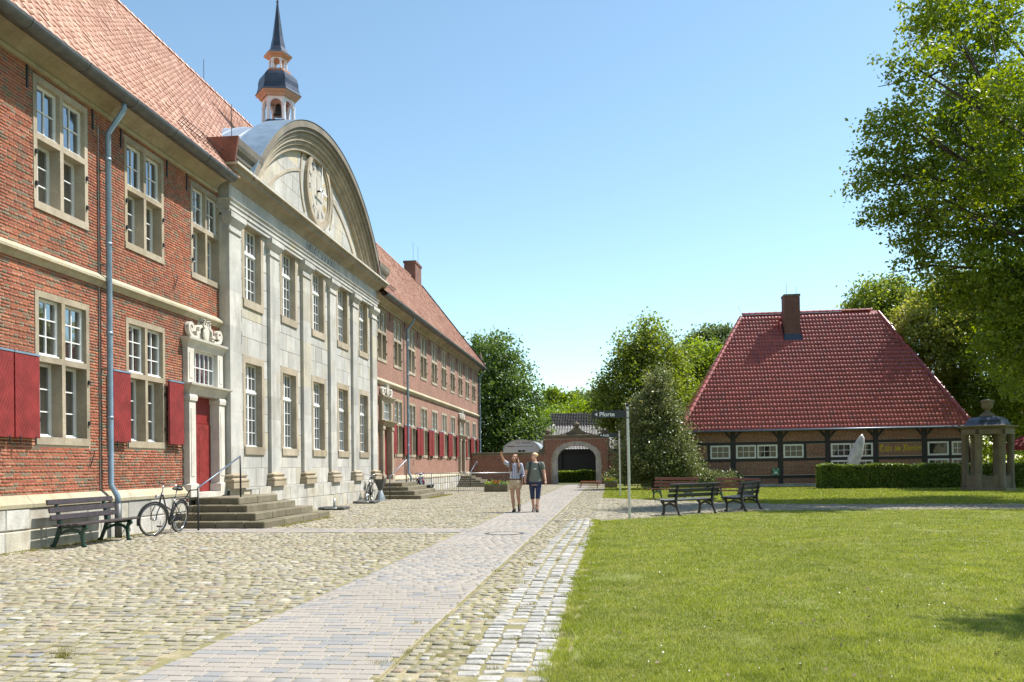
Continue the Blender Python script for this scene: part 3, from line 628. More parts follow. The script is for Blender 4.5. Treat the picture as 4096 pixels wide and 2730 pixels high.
def wing_window(s, z0, z1, zt, rtop, near):
    f, b = WX+.018, WX-.32; m = .10; r = random.random()
    mb = MB()
    mb.box(b, f, s-WW, s-WW+m, z0+.14, z1-.12, r); mb.box(b, f, s+WW-m, s+WW, z0+.14, z1-.12, r*.7); mb.box(b, f, s-WW, s+WW, z1-.12, z1, r*.5)
    mb.box(b, f+.012, s-WW, s, z0, z0+.14, r*.9); mb.box(b, f+.010, s+.004, s+WW, z0, z0+.14, r*.4)
    mb.box(b+.1, f-.003, s-m/2, s+m/2, z0+.14, zt-.055, r*.3); mb.box(b+.1, f-.003, s-m/2, s+m/2, zt+.055, z1-.12, r*.6)
    mb.box(b+.1, f-.001, s-WW+m, s+WW-m, zt-.055, zt+.055, r*.8)
    w = mb.build('window', M['trim'] if not near else M['trim'], mon, world=True)
    for (a0, a1) in ((s-WW+m, s-m/2), (s+m/2, s+WW-m)):
        casement(w, WX-.10, a0, a1, zt+.056, z1-.121, 2, rtop, near, True); casement(w, WX-.235, a0, a1, z0+.141, zt-.056, 2, 3, near, True)
    for zz in (z0+.45, zt-.3):
        for e in (-1, 1): MB().box(f, f+.035, s+e*(WW-.05)-.02, s+e*(WW-.05)+.02, zz-.05, zz+.03).build('shutter_hinge', M['iron'], w, world=True)
for s in UP: wing_window(s, 6.08, 8.48, 7.40, 2, True)
for s in LOW: wing_window(s, 1.85, 4.62, 3.40, 3, True)
for s in FUP: wing_window(s, 6.08, 8.48, 7.40, 2, False)
for s in FLOW: wing_window(s, 1.85, 4.62, 3.40, 3, False)

def clip(poly, rect):
    x0, x1, y0, y1 = rect
    for ax, lim, sgn in ((0, x0, 1), (0, x1, -1), (1, y0, 1), (1, y1, -1)):
        out = []
        for i, p in enumerate(poly):
            q = poly[(i+1) % len(poly)]; dp, dq = (p[ax]-lim)*sgn, (q[ax]-lim)*sgn
            if dp >= 0: out.append(p)
            if dp*dq < 0:
                t = dp/(dp-dq); out.append((p[0]+t*(q[0]-p[0]), p[1]+t*(q[1]-p[1])))
        poly = out
        if not poly: break
    return poly
def shutter(s0, s1, z0, z1, slope, near, x=WX+.11):
    b = MB(); b.box(x-.022, x+.012, s0, s1, z0, z1); sh = b.build('shutter', M['red'], mon, world=True)
    fn = lambda a, c, d: (d, a, c); k = -30; dz = .145; rest = MB()
    while k < 40:
        base = z0+k*dz; g = .010
        poly = [(s0-.01, base-slope*0), (s1+.01, base+slope*(s1-s0+.02)), (s1+.01, base+slope*(s1-s0+.02)+dz-g), (s0-.01, base+dz-g)]
        q = clip(poly, (s0+.003, s1-.003, z0+.003, z1-.003)); k += 1
        if len(q) < 3: continue
        if near: MB().prism(q, fn, x+.011, x+.024).build('plank', M['red'], sh, world=True)
        else: rest.prism(q, fn, x+.011, x+.024)
    if not near: rest.build('boarding', M['red'], sh, world=True)
    MB().box(x-.03, x+.034, s0-.004, s1+.004, z1, z1+.035).build('shutter_cap', M['zinc'], sh, world=True)
    for e in (s0+.12, s1-.12): MB().tube([(x+.03, e, z0-.12), (x+.03, e, z0+.02), (x+.03, e+.03, z0+.035)], .010, 6).tube([(WX, e, z0-.06), (x+.03, e, z0-.06)], .009, 6).build('shutter_stay', M['iron'], sh, world=True)
for s0, s1, sl in ((13.02, 13.64, 2.0), (13.67, 14.31, -2.0), (16.60, 17.24, -2.0), (18.86, 19.52, 2.0)): shutter(s0, s1, 1.95, 3.40, sl, True)
for s in FLOW: shutter(s-WW-.58, s-WW+.05, 1.95, 3.40, -2, False); shutter(s+WW-.03, s+WW+.60, 1.95, 3.40, 2, False)

# ---- plinth
def plinth(u0, u1, n):
    p = sheet('plinth', Vector((WX+.10, 0, 0)), EU, EV, EN, u0, u1, -.05, .74, [], 0, M['mortar'], mon)
    masonry('plinth_stone', p, Vector((WX+.095, 0, 0)), EU, EV, EN, u0, u1, -.02, .735, [], .375, [(.95, .25), (.8, .3)], .012, .05, M['plinth'], n, 'plinth_stones', jit=.006, cham=.02)
    u = u0
    while u < u1-.05:
        l = min(random.uniform(.9, 1.25), u1-u)
        MB().prism([(0, .735), (.165, .735), (.172, .80), (.03, .955), (0, .955)], lambda a, b, d: (WX+a, d, b), u+.004, u+l-.004, random.random()).build('plinth_cap_stone', M['plinth_cap'], p, world=True); u += l
plinth(S0+3, 19.70, 40); plinth(39.35, 57.2, 60); plinth(59.2, S1, 20)

# ---- string course, cornice, gutter, anchors, downpipes
def extr(name, prof, u0, u1, mat, seg=None):
    b = MB(); u = u0
    while u < u1-.01:
        l = min(seg*random.uniform(.85, 1.15), u1-u) if seg else u1-u
        b.prism(prof, lambda a, c, d: (WX+a, d, c), u+(.003 if seg else 0), u+l-(.003 if seg else 0), random.random()); u += l
    return b.build(name, mat, mon, world=True)
SC = [(-.05, 5.06), (.03, 5.06), (.09, 5.14), (.14, 5.17), (.14, 5.22), (0.0, 5.33), (-.05, 5.33)]
for a, c in ((S0, 21.7), (36.1, S1)): extr('string_course', SC, a, c, M['plinth_cap'], 1.5)
FI = [(-.05, 8.555), (.075, 8.555), (.08, 8.61), (.07, 8.632), (-.05, 8.632)]
for a, c in ((S0, 21.5), (36.3, S1)): extr('cornice_fillet', FI, a, c, M['plinth_cap'], 1.8)
CO = [(-.05, 8.632), (.055, 8.632), (.07, 8.65), (.13, 8.72), (.20, 8.79), (.30, 8.83), (.34, 8.84), (.34, 8.93), (-.05, 8.93)]
for a, c in ((S0, 21.5), (36.3, S1)): extr('cornice', CO, a, c, M['trim'], 2.2)
for a, c in ((S0, 21.45), (36.35, S1)): extr('soffit_board', [(.341, 8.87), (.50, 8.885), (.50, 8.905), (.341, 8.905)], a, c, M['copper'])
def gutter(a, c):
    b = MB(); n = 10; ga = [(math.cos(PI+PI*k/n), math.sin(PI+PI*k/n)) for k in range(n+1)]
    outer = [(.56+.16*x, 8.90+.16*z) for x, z in ga]; inner = [(.56+.147*x, 8.90+.147*z) for x, z in ga[::-1]]
    b.prism(outer+inner, lambda x, z, d: (WX+x, d, z), a, c); s = a+1
    while s < c: b.prism([(.56+.168*x, 8.90+.168*z) for x, z in ga]+[(.56+.159*x, 8.90+.159*z) for x, z in ga[::-1]], lambda x, z, d: (WX+x, d, z), s, s+.05); s += 1.6
    b.build('gutter', M['zinc_dark'], mon, world=True)
gutter(S0, 21.35); gutter(36.4, S1+.15)
for s in (14.21, 16.15, 17.15, 19.05, 20.0, *[x+1.45 for x in FUP[:-1]]): MB().box(WX, WX+.03, s-.018, s+.018, 8.14, 8.54).build('wall_anchor', M['iron'], mon, world=True)
for s, z in ((13.3, 6.35), (16.05, 1.75), (19.4, 5.9), (43.9, 1.75)): MB().tube([(WX+.0, s-.1, z), (WX+.07, s, z+.02), (WX+.06, s-.02, z-.05), (WX+.04, s-.12, z-.32)], .011, 5).build('shutter_catch', M['iron'], mon, world=True)
def downpipe(s, x=WX+.17):
    b = MB(); b.tube([(WX+.52, s+.02, 8.86), (WX+.50, s+.02, 8.62), (x, s, 8.15), (x, s, 1.08), (x+.12, s+.03, .84), (x+.13, s+.03, .66)], .058, 10)
    for z in (7.6, 5.9, 4.1, 2.4): b.tube([(x, s, z), (x, s, z+.06)], .065, 10); 
    d = b.build('downpipe', M['zinc'], mon, True, True)
    MB().tube([(x+.13, s+.03, .70), (x+.13, s+.03, -.03)], .07, 10).build('standpipe', M['zinc_dark'], d, True, True)
    c = MB()
    for z in (7.4, 5.5, 3.4, 1.35): c.box(WX, x-.05, s-.012, s+.012, z, z+.03)
    c.tube([(WX+.03, s-.11, 8.3), (WX+.03, s-.13, 1.0)], .006, 5); c.build('bracket', M['steel'], d, world=True)
for s in (16.42, 42.15, 65.9): downpipe(s)

# ---- doors
def moulded(mb, s0, s1, xb, xf, levels, r=0.0):          # loft of rectangles: levels (z, projection)
    V = []; F = []
    for (z, p) in levels: V += [(xb, s0-p, z), (xf+p, s0-p, z), (xf+p, s1+p, z), (xb, s1+p, z)]
    for i in range(len(levels)-1):
        for k in range(4): F.append((4*i+k, 4*i+(k+1) % 4, 4*i+4+(k+1) % 4, 4*i+4+k))
    n = 4*(len(levels)-1); F += [(0, 1, 2, 3), (n, n+1, n+2, n+3)]; mb.add(V, F, r)
def spiral(c, r0, turns, dirn, a0, n=26):
    return [(c[0]+dirn*r0*(1-.8*i/n)*math.cos(a0+turns*2*PI*i/n), c[1]+r0*(1-.8*i/n)*math.sin(a0+turns*2*PI*i/n)) for i in range(n+1)]
def doorway(sc, near):
    xf = WX+.16; g = MB(); h = .955
    for e in (-1, 1):
        a, c = (sc-h, sc-h+.32) if e < 0 else (sc+h-.32, sc+h)
        moulded(g, a, c, WX-.3, xf, [(.70, .05), (1.0, .05), (1.03, .0), (3.02, 0), (3.03, .03), (3.12, .04), (3.18, .02)], random.random())
        moulded(g, a+.07, c-.07, xf-.01, xf+.012, [(1.2, 0), (2.85, 0)], random.random())
        moulded(g, a, c, WX-.2, xf-.03, [(3.45, 0), (4.30, 0)], random.random())
        moulded(g, a+.08, c-.08, xf-.05, xf-.018, [(3.58, 0), (4.2, 0)], random.random())
    moulded(g, sc-h, sc+h, WX-.3, xf, [(3.18, .0), (3.24, .02), (3.30, .06), (3.36, .09), (3.40, .15), (3.445, .16), (3.45, .03)], .3)
    moulded(g, sc-h, sc+h, WX-.2, xf-.03, [(4.30, .0), (4.36, .02), (4.44, .05), (4.50, .12), (4.55, .13), (4.56, .02)], .7)
    g.box(WX-.3, xf+.06, sc-h+.32, sc+h-.32, .62, .80, .5)
    d = g.build('doorway', M['trim'] if not near else M['stone_light'], mon, world=True)
    o = MB(); fn = lambda a, z, x: (x, sc+a, z); x0, x1 = xf-.13, xf-.02
    o.prism([(-.80, 4.56), (.80, 4.56), (.72, 4.66), (.50, 4.70), (.46, 4.90), (.24, 4.94), (.2, 5.05), (-.2, 5.05), (-.24, 4.94), (-.46, 4.90), (-.50, 4.70), (-.72, 4.66)], fn, x0-.05, x0+.03)
    for e in (-1, 1):
        o.stroke([(e*.45, 4.60), (e*.62, 4.58), (e*.80, 4.66)]+spiral((e*.74, 4.80), .14, 1.15, e, -.6), [.09, .09, .09]+[.075]*27, fn, x0, x1)
        o.stroke([(e*.05, 5.03)]+spiral((e*.13, 4.97), .11, 1.0, e, .9), .05, fn, x0, x1+.03); o.stroke([(e*.20, 4.92), (e*.34, 4.86), (e*.34, 4.74), (e*.5, 4.72)], .07, fn, x0, x1)
    o.build('carved_crest', M['stone_light'], d, world=True)
    s = MB(); s.ell((x1-.01, sc, 4.78), (.045, .17, .23), 14, 8); s.build('cartouche', M['stone_light'], d, True, True)
    lf = MB(); w0, w1 = sc-h+.32, sc+h-.32; xd = WX-.10; lf.box(xd-.04, xd, w0, w1, .8, 3.17)
    lf.box(xd, xd+.006, w0, w1, 2.52, 3.17)
    leaf = lf.build('door', M['red_dark'], mon, world=True)
    bd = MB(); fn2 = lambda a, c, x: (x, a, c); dz = .17
    for e in (0, 1):
        a, c = (w0, sc) if e == 0 else (sc, w1)
        for k in range(-8, 22):
            z = .8+k*dz; sl = -1.15 if e == 0 else 1.15
            zz = lambda u: z+abs(u-sc)*1.15
            q = clip([(a, zz(a)), (c, zz(c)), (c, zz(c)+dz-.014), (a, zz(a)+dz-.014)], (a+.006, c-.006, .81, 2.50))
            if len(q) > 2:
                if near: MB().prism(q, fn2, xd, xd+.022).build('door_board', M['red'], leaf, world=True)
                else: bd.prism(q, fn2, xd, xd+.022)
    if not near: bd.build('door_boards', M['red'], leaf, world=True)
    MB().tube([(xd+.02, w0+.10, 1.85), (xd+.08, w0+.10, 1.85), (xd+.08, w0+.24, 1.85)], .012, 6).build('door_handle', M['steel'], leaf, world=True)
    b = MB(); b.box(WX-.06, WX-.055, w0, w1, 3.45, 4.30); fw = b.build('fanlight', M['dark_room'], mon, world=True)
    casement(fw, WX+.0, w0+.002, w1-.002, 3.452, 4.298, 5, 2, near, True)
doorway(DOOR[0], True); doorway(DOOR[1], False); doorway(DOOR[2], False)

# ---- steps in front of the doors
def steps(s0, s1, X0, n, r, t):
    top = None
    root = MB(); root.box(WX, X0-n*t+.02, s0+n*t-.02, s1-n*t+.02, 0, .3); st = root.build('door_steps', M['step'], mon, world=True)
    for k in range(n):
        x1 = X0-k*t; a, c = s0+k*t, s1-k*t; z0, z1 = k*r-(.06 if k == 0 else .012), (k+1)*r
        # long front blocks and side blocks
        def blk(xa, xb, ya, yb):
            MB().cbox(xa, xb, ya, yb, z0+random.uniform(0, .004), z1+random.uniform(-.008, .004), .018, random.random()).build('step_stone', M['step'], st, world=True)
        y = a
        while y < c-.05:
            l = min(random.uniform(.9, 1.3), c-y); l = c-y if c-y-l < .35 else l
            blk(x1-t-.12, x1, y+.003, y+l-.003); y += l
        for (ya, yb) in ((a, a+t+.12), (c-t-.12, c)):
            xx = x1-t-.125
            while xx > WX+.16:
                l = min(random.uniform(.6, .95), xx-WX-.15); blk(xx-l+.003, xx-.003, ya, yb); xx -= l
        if k == n-1: MB().box(WX+.05, x1-t-.13, a+t+.13, c-t-.13, 0, z1-.006, .4).build('step_stone', M['step'], st, world=True)
steps(18.9, 23.5, -7.85, 4, .17, .36); steps(35.85, 41.0, -8.0, 4, .17, .36); steps(55.8, 60.6, -7.9, 5, .14, .36)

# ---- roof
RX, RZ, EX, EZ = -14.6, 15.35, -9.62, 8.93
ev = Vector((RX-EX, 0, RZ-EZ)); RL = ev.length; ev.normalize(); en = Vector((ev.z, 0, -ev.x))
SC0, ZC0, RA = 28.75, 4.78, 7.90
def roof_in(u, v):
    s = u+S0; z = EZ+ev.z*v; x = EX+ev.x*v
    if abs(s-SC0) < 7.2 and z < max(9.3, ZC0+math.sqrt(max(0, (RA-.12)**2-(s-SC0)**2)))+.06: return False
    return v < RL-.12
b = MB(); off = en*-.03
for q in ([(EX, S0), (EX, 21.6), (RX, 21.6), (RX, S0)], [(EX, 36.2), (EX, S1), (RX, S1), (RX, 36.2)], [(-10.4, 21.6), (-10.4, 36.2), (RX, 36.2), (RX, 21.6)]):
    b.add([Vector((x, s, EZ+(x-EX)*(RZ-EZ)/(RX-EX)))+off for x, s in q], [(0, 1, 2, 3)])
b.add([(RX, S0, RZ), (RX, S1, RZ), (-19.6, S1, EZ), (-19.6, S0, EZ)], [(0, 1, 2, 3)])
roof = b.build('roof', M['tile'], mon, world=True)
tiles(roof, Vector((EX, S0, EZ)), EU, ev, en, S1-S0, RL, .212, .285, roof_in, M['tile'], 300, hgt=.026, lift=.02, cw=.4, cr=.2)
def ridge_tiles(parent, p0, p1, r, l, mat, world=True, name='ridge_tile'):
    p0, p1 = Vector(p0), Vector(p1); d = (p1-p0); n = int(d.length/l); d.normalize(); side = d.cross(Vector((0, 0, 1))).normalized(); up = side.cross(d); me = None
    for k in range(n):
        a, e = p0+d*(k*l), p0+d*((k+1)*l+.03); V = []
        for (c, rr) in ((a, r*1.1), (e, r*.92)):
            for j in range(7): t = PI*j/6; V.append(c+side*(math.cos(t)*rr)+up*(math.sin(t)*rr*.9-.03))
        yield V, [(j, j+1, j+8, j+7) for j in range(6)]
for V, F in ridge_tiles(roof, (RX, 17, RZ), (RX, S1, RZ), .13, .38, M['tile']): MB().add(V, F, random.random()).build('ridge_tile', M['tile'], roof, True, True)
b = MB(); b.bar((EX+.05, S1+.02, EZ+.05), (RX, S1+.02, RZ+.1), .16, .12, (0, 1, 0)); b.build('verge', M['tile_black'], roof, world=True)
g = MB()
def snow_guard(s0, s1, v):
    p = Vector((EX, 0, EZ))+ev*v+en*.06
    for h in (.06, .17): g.tube([(p.x+en.x*h, s0, p.z+en.z*h), (p.x+en.x*h, s1, p.z+en.z*h)], .009, 5)
    s = s0
    while s < s1: g.tube([(p.x, s, p.z), (p.x+en.x*.2, s, p.z+en.z*.2)], .007, 4); s += .13
snow_guard(19.0, 21.7, .55); snow_guard(36.6, 39.0, .55); g.build('snow_guard', M['iron'], roof, world=True)
for s, x, z, h in ((24.0, RX, RZ, 1.0), (30.0, RX, RZ, .9), (51, RX, RZ, 1.4), (21.9, -9.9, 9.8, 1.2), (62.6, -14.4, 16.4, 1.5), (64.2, -14.4, 16.4, 1.6)): MB().tube([(x, s, z), (x, s, z+h)], .010, 5).build('lightning_rod', M['iron'], roof, world=True)
c = MB(); c.box(-15.05, -14.2, 62.4, 64.4, 14.0, 16.35); c.box(-15.11, -14.14, 62.34, 64.46, 16.35, 16.5); c.build('chimney', M['chimney_brick'], mon, world=True)
g = MB(); g.box(-10.35, -9.65, S1+.02, S1+.35, 8.7, 9.35); g.lathe([(.22, 9.35), (.24, 9.42), (.12, 9.5), (.16, 9.65), (.05, 10.1), (.01, 10.15)], 4, (-10.0, S1+.18, 0), PI/4); g.build('gable_finial', M['trim'], mon, world=True)

# ---- stone frontispiece
F0, F1 = 21.70, 36.05; FX, PXF = -10.0, -9.90
PC = [22.05+2.728*k for k in range(6)]; BAY = [(PC[k]+PC[k+1])/2 for k in range(5)]
cw = .56
fh = [(s-cw, s+cw, 6.05, 8.08) for s in BAY]+[(s-cw, s+cw, 1.98, 4.30) for s in BAY]+[(s-.35, s+.35, 1.2, 7.65) for s in PC]
front = sheet('frontispiece', Vector((FX, 0, 0)), EU, EV, EN, F0, F1, 0, 8.2, fh[:10], -.012, M['mortar'], mon)
masonry('ashlar_block', front, Vector((FX-.04, 0, 0)), EU, EV, EN, F0, F1, .86, 8.10, fh, .517, [(.62, .25), (.8, .25)], .006, .04, M['ashlar'], 280, 'ashlar_blocks', jit=.002, cham=.006)
for a, c in ((F0+.01, F0+.03), (F1-.03, F1-.01)): MB().box(WX-.05, FX-.02, a, c, 0, 8.05).build('return_wall', M['ashlar'], front, world=True)
pf = sheet('plinth', Vector((FX+.1, 0, 0)), EU, EV, EN, F0-.1, F1+.1, -.05, .84, [], 0, M['mortar'], mon)
masonry('plinth_stone', pf, Vector((FX+.08, 0, 0)), EU, EV, EN, 22.9, F1+.12, -.02, .845, [], .432, [(.62, .2), (.75, .2)], .009, .06, M['plinth'], 60, 'plinth_stones', jit=.004, cham=.008)
MB().box(FX-.05, FX+.138, F0-.1, F1+.12, .80, .855).build('plinth_ledge', M['ashlar'], pf, world=True)
for s in PC:
    m = MB(); moulded(m, s-.35, s+.35, WX-.1, PXF-.002, [(1.24, 0), (7.62, 0)]); pil = m.build('pilaster', M['ashlar'], mon, world=True)
    z = 1.25
    while z < 7.58:
        h = min(random.uniform(.65, .95), 7.60-z); h = 7.60-z if 7.60-z-h < .3 else h
        MB().cbox(FX-.02, PXF, s-.352, s+.352, z+.003, z+h-.003, .006, random.random()).build('pilaster_block', M['ashlar'], pil, world=True); z += h
    m = MB(); moulded(m, s-.35, s+.35, FX-.05, PXF, [(.855, .13), (1.0, .13), (1.005, .11), (1.03, .135), (1.06, .14), (1.09, .13), (1.10, .08), (1.14, .06), (1.16, .09), (1.19, .10), (1.21, .09), (1.22, .02), (1.26, .0)], random.random()); m.build('pilaster_base', M['trim'], pil, world=True)
    m = MB(); moulded(m, s-.35, s+.35, FX-.05, PXF, [(7.60, .0), (7.62, .035), (7.66, .035), (7.68, .005), (7.80, .005), (7.82, .03), (7.88, .07), (7.93, .10), (7.95, .105), (7.96, .12), (8.08, .12), (8.10, .12)], random.random()); m.build('pilaster_capital', M['ashlar'], pil, world=True)
for s in BAY:
    for (z0, z1) in ((6.05, 8.08), (1.98, 4.30)):
        m = MB(); f = FX+.012; r = random.random(); m.box(FX-.28, f, s-cw-.16, s-cw+.0, z0, z1, r); m.box(FX-.28, f, s+cw, s+cw+.16, z0, z1, r*.5); m.box(FX-.28, f-.002, s-cw-.16, s+cw+.16, z1, z1+.2, r*.7); m.box(FX-.28, f+.03, s-cw-.12, s+cw+.12, z0-.22, z0, r*.2)
        w = m.build('window', M['trim'], mon, world=True); zt = z0+(z1-z0)*.665; xw = FX-.20
        casement(w, xw, s-cw+.002, s-.002, z0+.002, zt-.03, 2, 4, True, True, .04, .02); casement(w, xw, s+.002, s+cw-.002, z0+.002, zt-.03, 2, 4, True, True, .04, .02)
        casement(w, xw, s-cw+.002, s-.002, zt+.03, z1-.002, 2, 2, True, False, .04, .02); casement(w, xw, s+.002, s+cw-.002, zt+.03, z1-.002, 2, 2, True, False, .04, .02)
        MB().box(xw-.03, xw+.06, s-cw+.002, s+cw-.002, zt-.032, zt+.032).build('transom', M['white'], w, world=True)
for s in PC[:5]:
    for z in (5.7, 5.1): MB().box(FX, FX+.03, s+.5, s+.53, z-.35, z).build('wall_anchor', M['iron'], mon, world=True)
# entablature
def lofted(name, levels, mat, a, c, xb=WX-.1, xf=PXF, parent=mon, r=0.3):
    m = MB(); moulded(m, a, c, xb, xf, levels, r); return m.build(name, mat, parent, world=True)
ent = lofted('entablature', [(8.10, 0), (8.20, 0), (8.205, .03), (8.32, .03), (8.325, .06), (8.40, .07), (8.44, .11), (8.455, .11), (8.457, .0), (8.86, .0)], M['ashlar'], F0, F1)
lofted('cornice', [(8.86, .03), (8.90, .05), (8.94, .11), (8.98, .13), (9.0, .15), (9.04, .20), (9.06, .34), (9.16, .36), (9.18, .41), (9.24, .45), (9.26, .45), (9.27, .2)], M['trim'], F0, F1, parent=ent)
lofted('cornice_ledge', [(9.20, .452), (9.262, .456), (9.275, .30)], M['stone_light'], F0, F1, parent=ent)
for a, c in ((F0, F0+.72), (F1-.72, F1)):
    e = lofted('cornice_end_block', [(9.27, .30), (9.40, .30), (9.42, .34), (9.56, .36), (9.60, .42), (9.70, .46), (9.86, .48), (9.88, .2)], M['stone_dark'], a, c, parent=ent)
    m = MB(); m.prism([(WX-1.4, 9.25), (-9.50, 9.25), (-9.40, 9.88), (WX-1.4, 9.88)], lambda x, z, d: (x, d, z), a-.52, a-.44); m.build('copper_cheek', M['copper'], e, world=True)
# date
fn = lambda x0: (lambda a, c, d: (x0+d, a, c))
STR = {'M': [[(0, 0), (0, 1)], [(0, 1), (.5, .25), (1, 1)], [(1, 1), (1, 0)]], 'D': [[(0, 0), (0, 1), (.55, .9), (.85, .5), (.55, .1), (0, 0)]], 'C': [[(.85, .85), (.5, 1), (.1, .7), (.1, .3), (.5, 0), (.85, .15)]],
       'X': [[(0, 0), (.9, 1)], [(0, 1), (.9, 0)]], 'I': [[(0, 0), (0, 1)]], 'V': [[(0, 1), (.45, 0), (.9, 1)]]}
WID = {'M': .30, 'D': .26, 'C': .26, 'X': .26, 'I': .10, 'V': .26}
s = 27.55; tot = 'MDCCXXXXII'
m = MB()
for ch in tot:
    for st in STR[ch]: m.stroke([(s+p[0]*WID[ch], 8.52+p[1]*.28) for p in st], .026, fn(PXF), -.004, .006)
    s += WID[ch]+.075
m.build('date_inscription', M['black_paint'], ent, world=True)
# arched gable
def arc_ring(mb, R0, R1, x0, x1, a0, a1, n=64, sc=SC0, zc=ZC0, r=0.0):
    for i in range(n):
        t0, t1 = a0+(a1-a0)*i/n, a0+(a1-a0)*(i+1)/n; V = []
        for x in (x0, x1):
            for (R, t) in ((R0, t0), (R1, t0), (R1, t1), (R0, t1)): V.append((x, sc+R*math.cos(t), zc+R*math.sin(t)))
        F = [(0, 1, 2, 3), (7, 6, 5, 4), (1, 5, 6, 2), (0, 3, 7, 4)]
        if i == 0: F.append((0, 4, 5, 1))
        if i == n-1: F.append((3, 2, 6, 7))
        mb.add(V, F, r)
def aspan(R, zb=9.25): a = math.asin((zb-ZC0)/R); return a, PI-a
gab = MB()
for R0, R1, x, r in ((7.70, 7.90, -9.45, .1), (7.58, 7.70, -9.52, .2)): arc_ring(gab, R0, R1, -10.3, x, *aspan(R1), r=r)
gable = gab.build('arched_gable', M['stone_dark'], mon, world=True)
m = MB()
for R0, R1, x, r in ((7.44, 7.58, -9.62, .2), (7.32, 7.44, -9.68, .5), (7.20, 7.32, -9.76, .8), (7.04, 7.20, -9.84, .4)): arc_ring(m, R0, R1, -10.3, x, *aspan(R1), r=r)
m.build('gable_moulding', M['trim'], gable, world=True)
m = MB(); a0, a1 = aspan(7.06); pts = [(SC0+7.06*math.cos(a0+(a1-a0)*i/60), ZC0+7.06*math.sin(a0+(a1-a0)*i/60)) for i in range(61)]
m.prism(pts, fn(0), -10.3, -9.985); m.build('tympanum', M['mortar'], gable, world=True)
masonry('ashlar_block', gable, Vector((-10.02, 0, 0)), EU, EV, EN, SC0-6.2, SC0+6.2, 9.25, 12.2, [], .46, [(.85, .2), (.95, .2)], .006, .04, M['ashlar'], 120, 'ashlar_blocks', jit=.0015, cham=.005,
        keep=lambda u, v: (u-SC0)**2+(v-ZC0)**2 < 6.9**2)
m = MB(); arc_ring(m, 6.42, 6.50, -10.0, -9.945, aspan(6.5)[0], PI/2-.26); arc_ring(m, 6.42, 6.50, -10.0, -9.945, PI/2+.26, aspan(6.5)[1])
CS, CZ = 28.80, 10.86
for t0, t1 in ((2.12, 3.85), (-.62, 1.02)): arc_ring(m, 1.58, 1.66, -10.0, -9.945, t0, t1, 24, CS, CZ)
m.build('tympanum_moulding', M['trim'], gable, world=True)
# clock
m = MB(); arc_ring(m, 1.10, 1.27, -9.99, -9.86, 0, 2*PI, 48, CS, CZ); arc_ring(m, 1.02, 1.10, -9.99, -9.90, 0, 2*PI, 48, CS, CZ, .5); clock = m.build('clock', M['trim'], mon, world=True)
m = MB(); m.prism([(CS+1.03*math.cos(2*PI*i/48), CZ+1.03*math.sin(2*PI*i/48)) for i in range(48)], fn(0), -10.0, -9.955); m.build('clock_face', M['clock_face'], clock, world=True)
m = MB(); arc_ring(m, .64, .66, -9.96, -9.951, 0, 2*PI, 48, CS, CZ); m.build('minute_ring', M['trim'], clock, world=True)
RN = ['XII', 'I', 'II', 'III', 'IIII', 'V', 'VI', 'VII', 'VIII', 'IX', 'X', 'XI']
for i, num in enumerate(RN):
    th = PI/2-i*PI/6; ca, sa = math.cos(th), math.sin(th); wd = {'X': .15, 'V': .15, 'I': .065}; W = sum(wd[c] for c in num); u = -W/2; m = MB()
    for ch in num:
        sc_ = wd[ch]*.8
        for st in STR[ch]:
            pts = [(u+p[0]*sc_+(.02 if ch == 'I' else 0), .70+p[1]*.24) for p in st]
            m.stroke([(CS+x*sa+y*ca, CZ-x*ca+y*sa) for x, y in pts], .026, fn(-9.955), 0, .008)
        u += wd[ch]
    m.build('numeral', M['gold'] if i in (2, 3, 4, 8) else M['black_paint'], clock, world=True)
for ang, ln, wd in ((PI/2-.05, .86, .05), (-.06, .55, .075)):
    m = MB(); ca, sa = math.cos(ang), math.sin(ang); m.stroke([(CS-.22*ca, CZ-.22*sa), (CS, CZ), (CS+ln*.75*ca, CZ+ln*.75*sa), (CS+ln*ca, CZ+ln*sa)], [wd*1.6, wd, wd, .01], fn(-9.80), 0, .015); m.build('clock_hand', M['white'], clock, world=True)
MB().tube([(-9.96, CS, CZ), (-9.77, CS, CZ)], .035, 8).build('clock_spindle', M['iron'], clock, world=True)
# barrel roof of zinc behind the gable
m = MB(); R = 7.76; a0, a1 = aspan(R, 9.3); n = 60
for i in range(n):
    t0, t1 = a0+(a1-a0)*i/n, a0+(a1-a0)*(i+1)/n
    m.add([(x, SC0+R*math.cos(t), ZC0+R*math.sin(t)) for x, t in ((-9.9, t0), (-9.9, t1), (-13.2, t1), (-13.2, t0))], [(0, 1, 2, 3)])
br = m.build('barrel_roof', M['zinc_roof'], mon, True, True)
for x in (-10.05, -10.7, -11.35, -12.0, -12.65): m = MB(); arc_ring(m, R-.01, R+.03, x-.014, x+.014, a0, a1, 60); m.build('standing_seam', M['zinc_roof'], br, world=True)
m = MB(); arc_ring(m, 7.905, 7.92, -10.35, -9.43, *aspan(7.92)); m.build('flashing', M['zinc'], br, world=True)
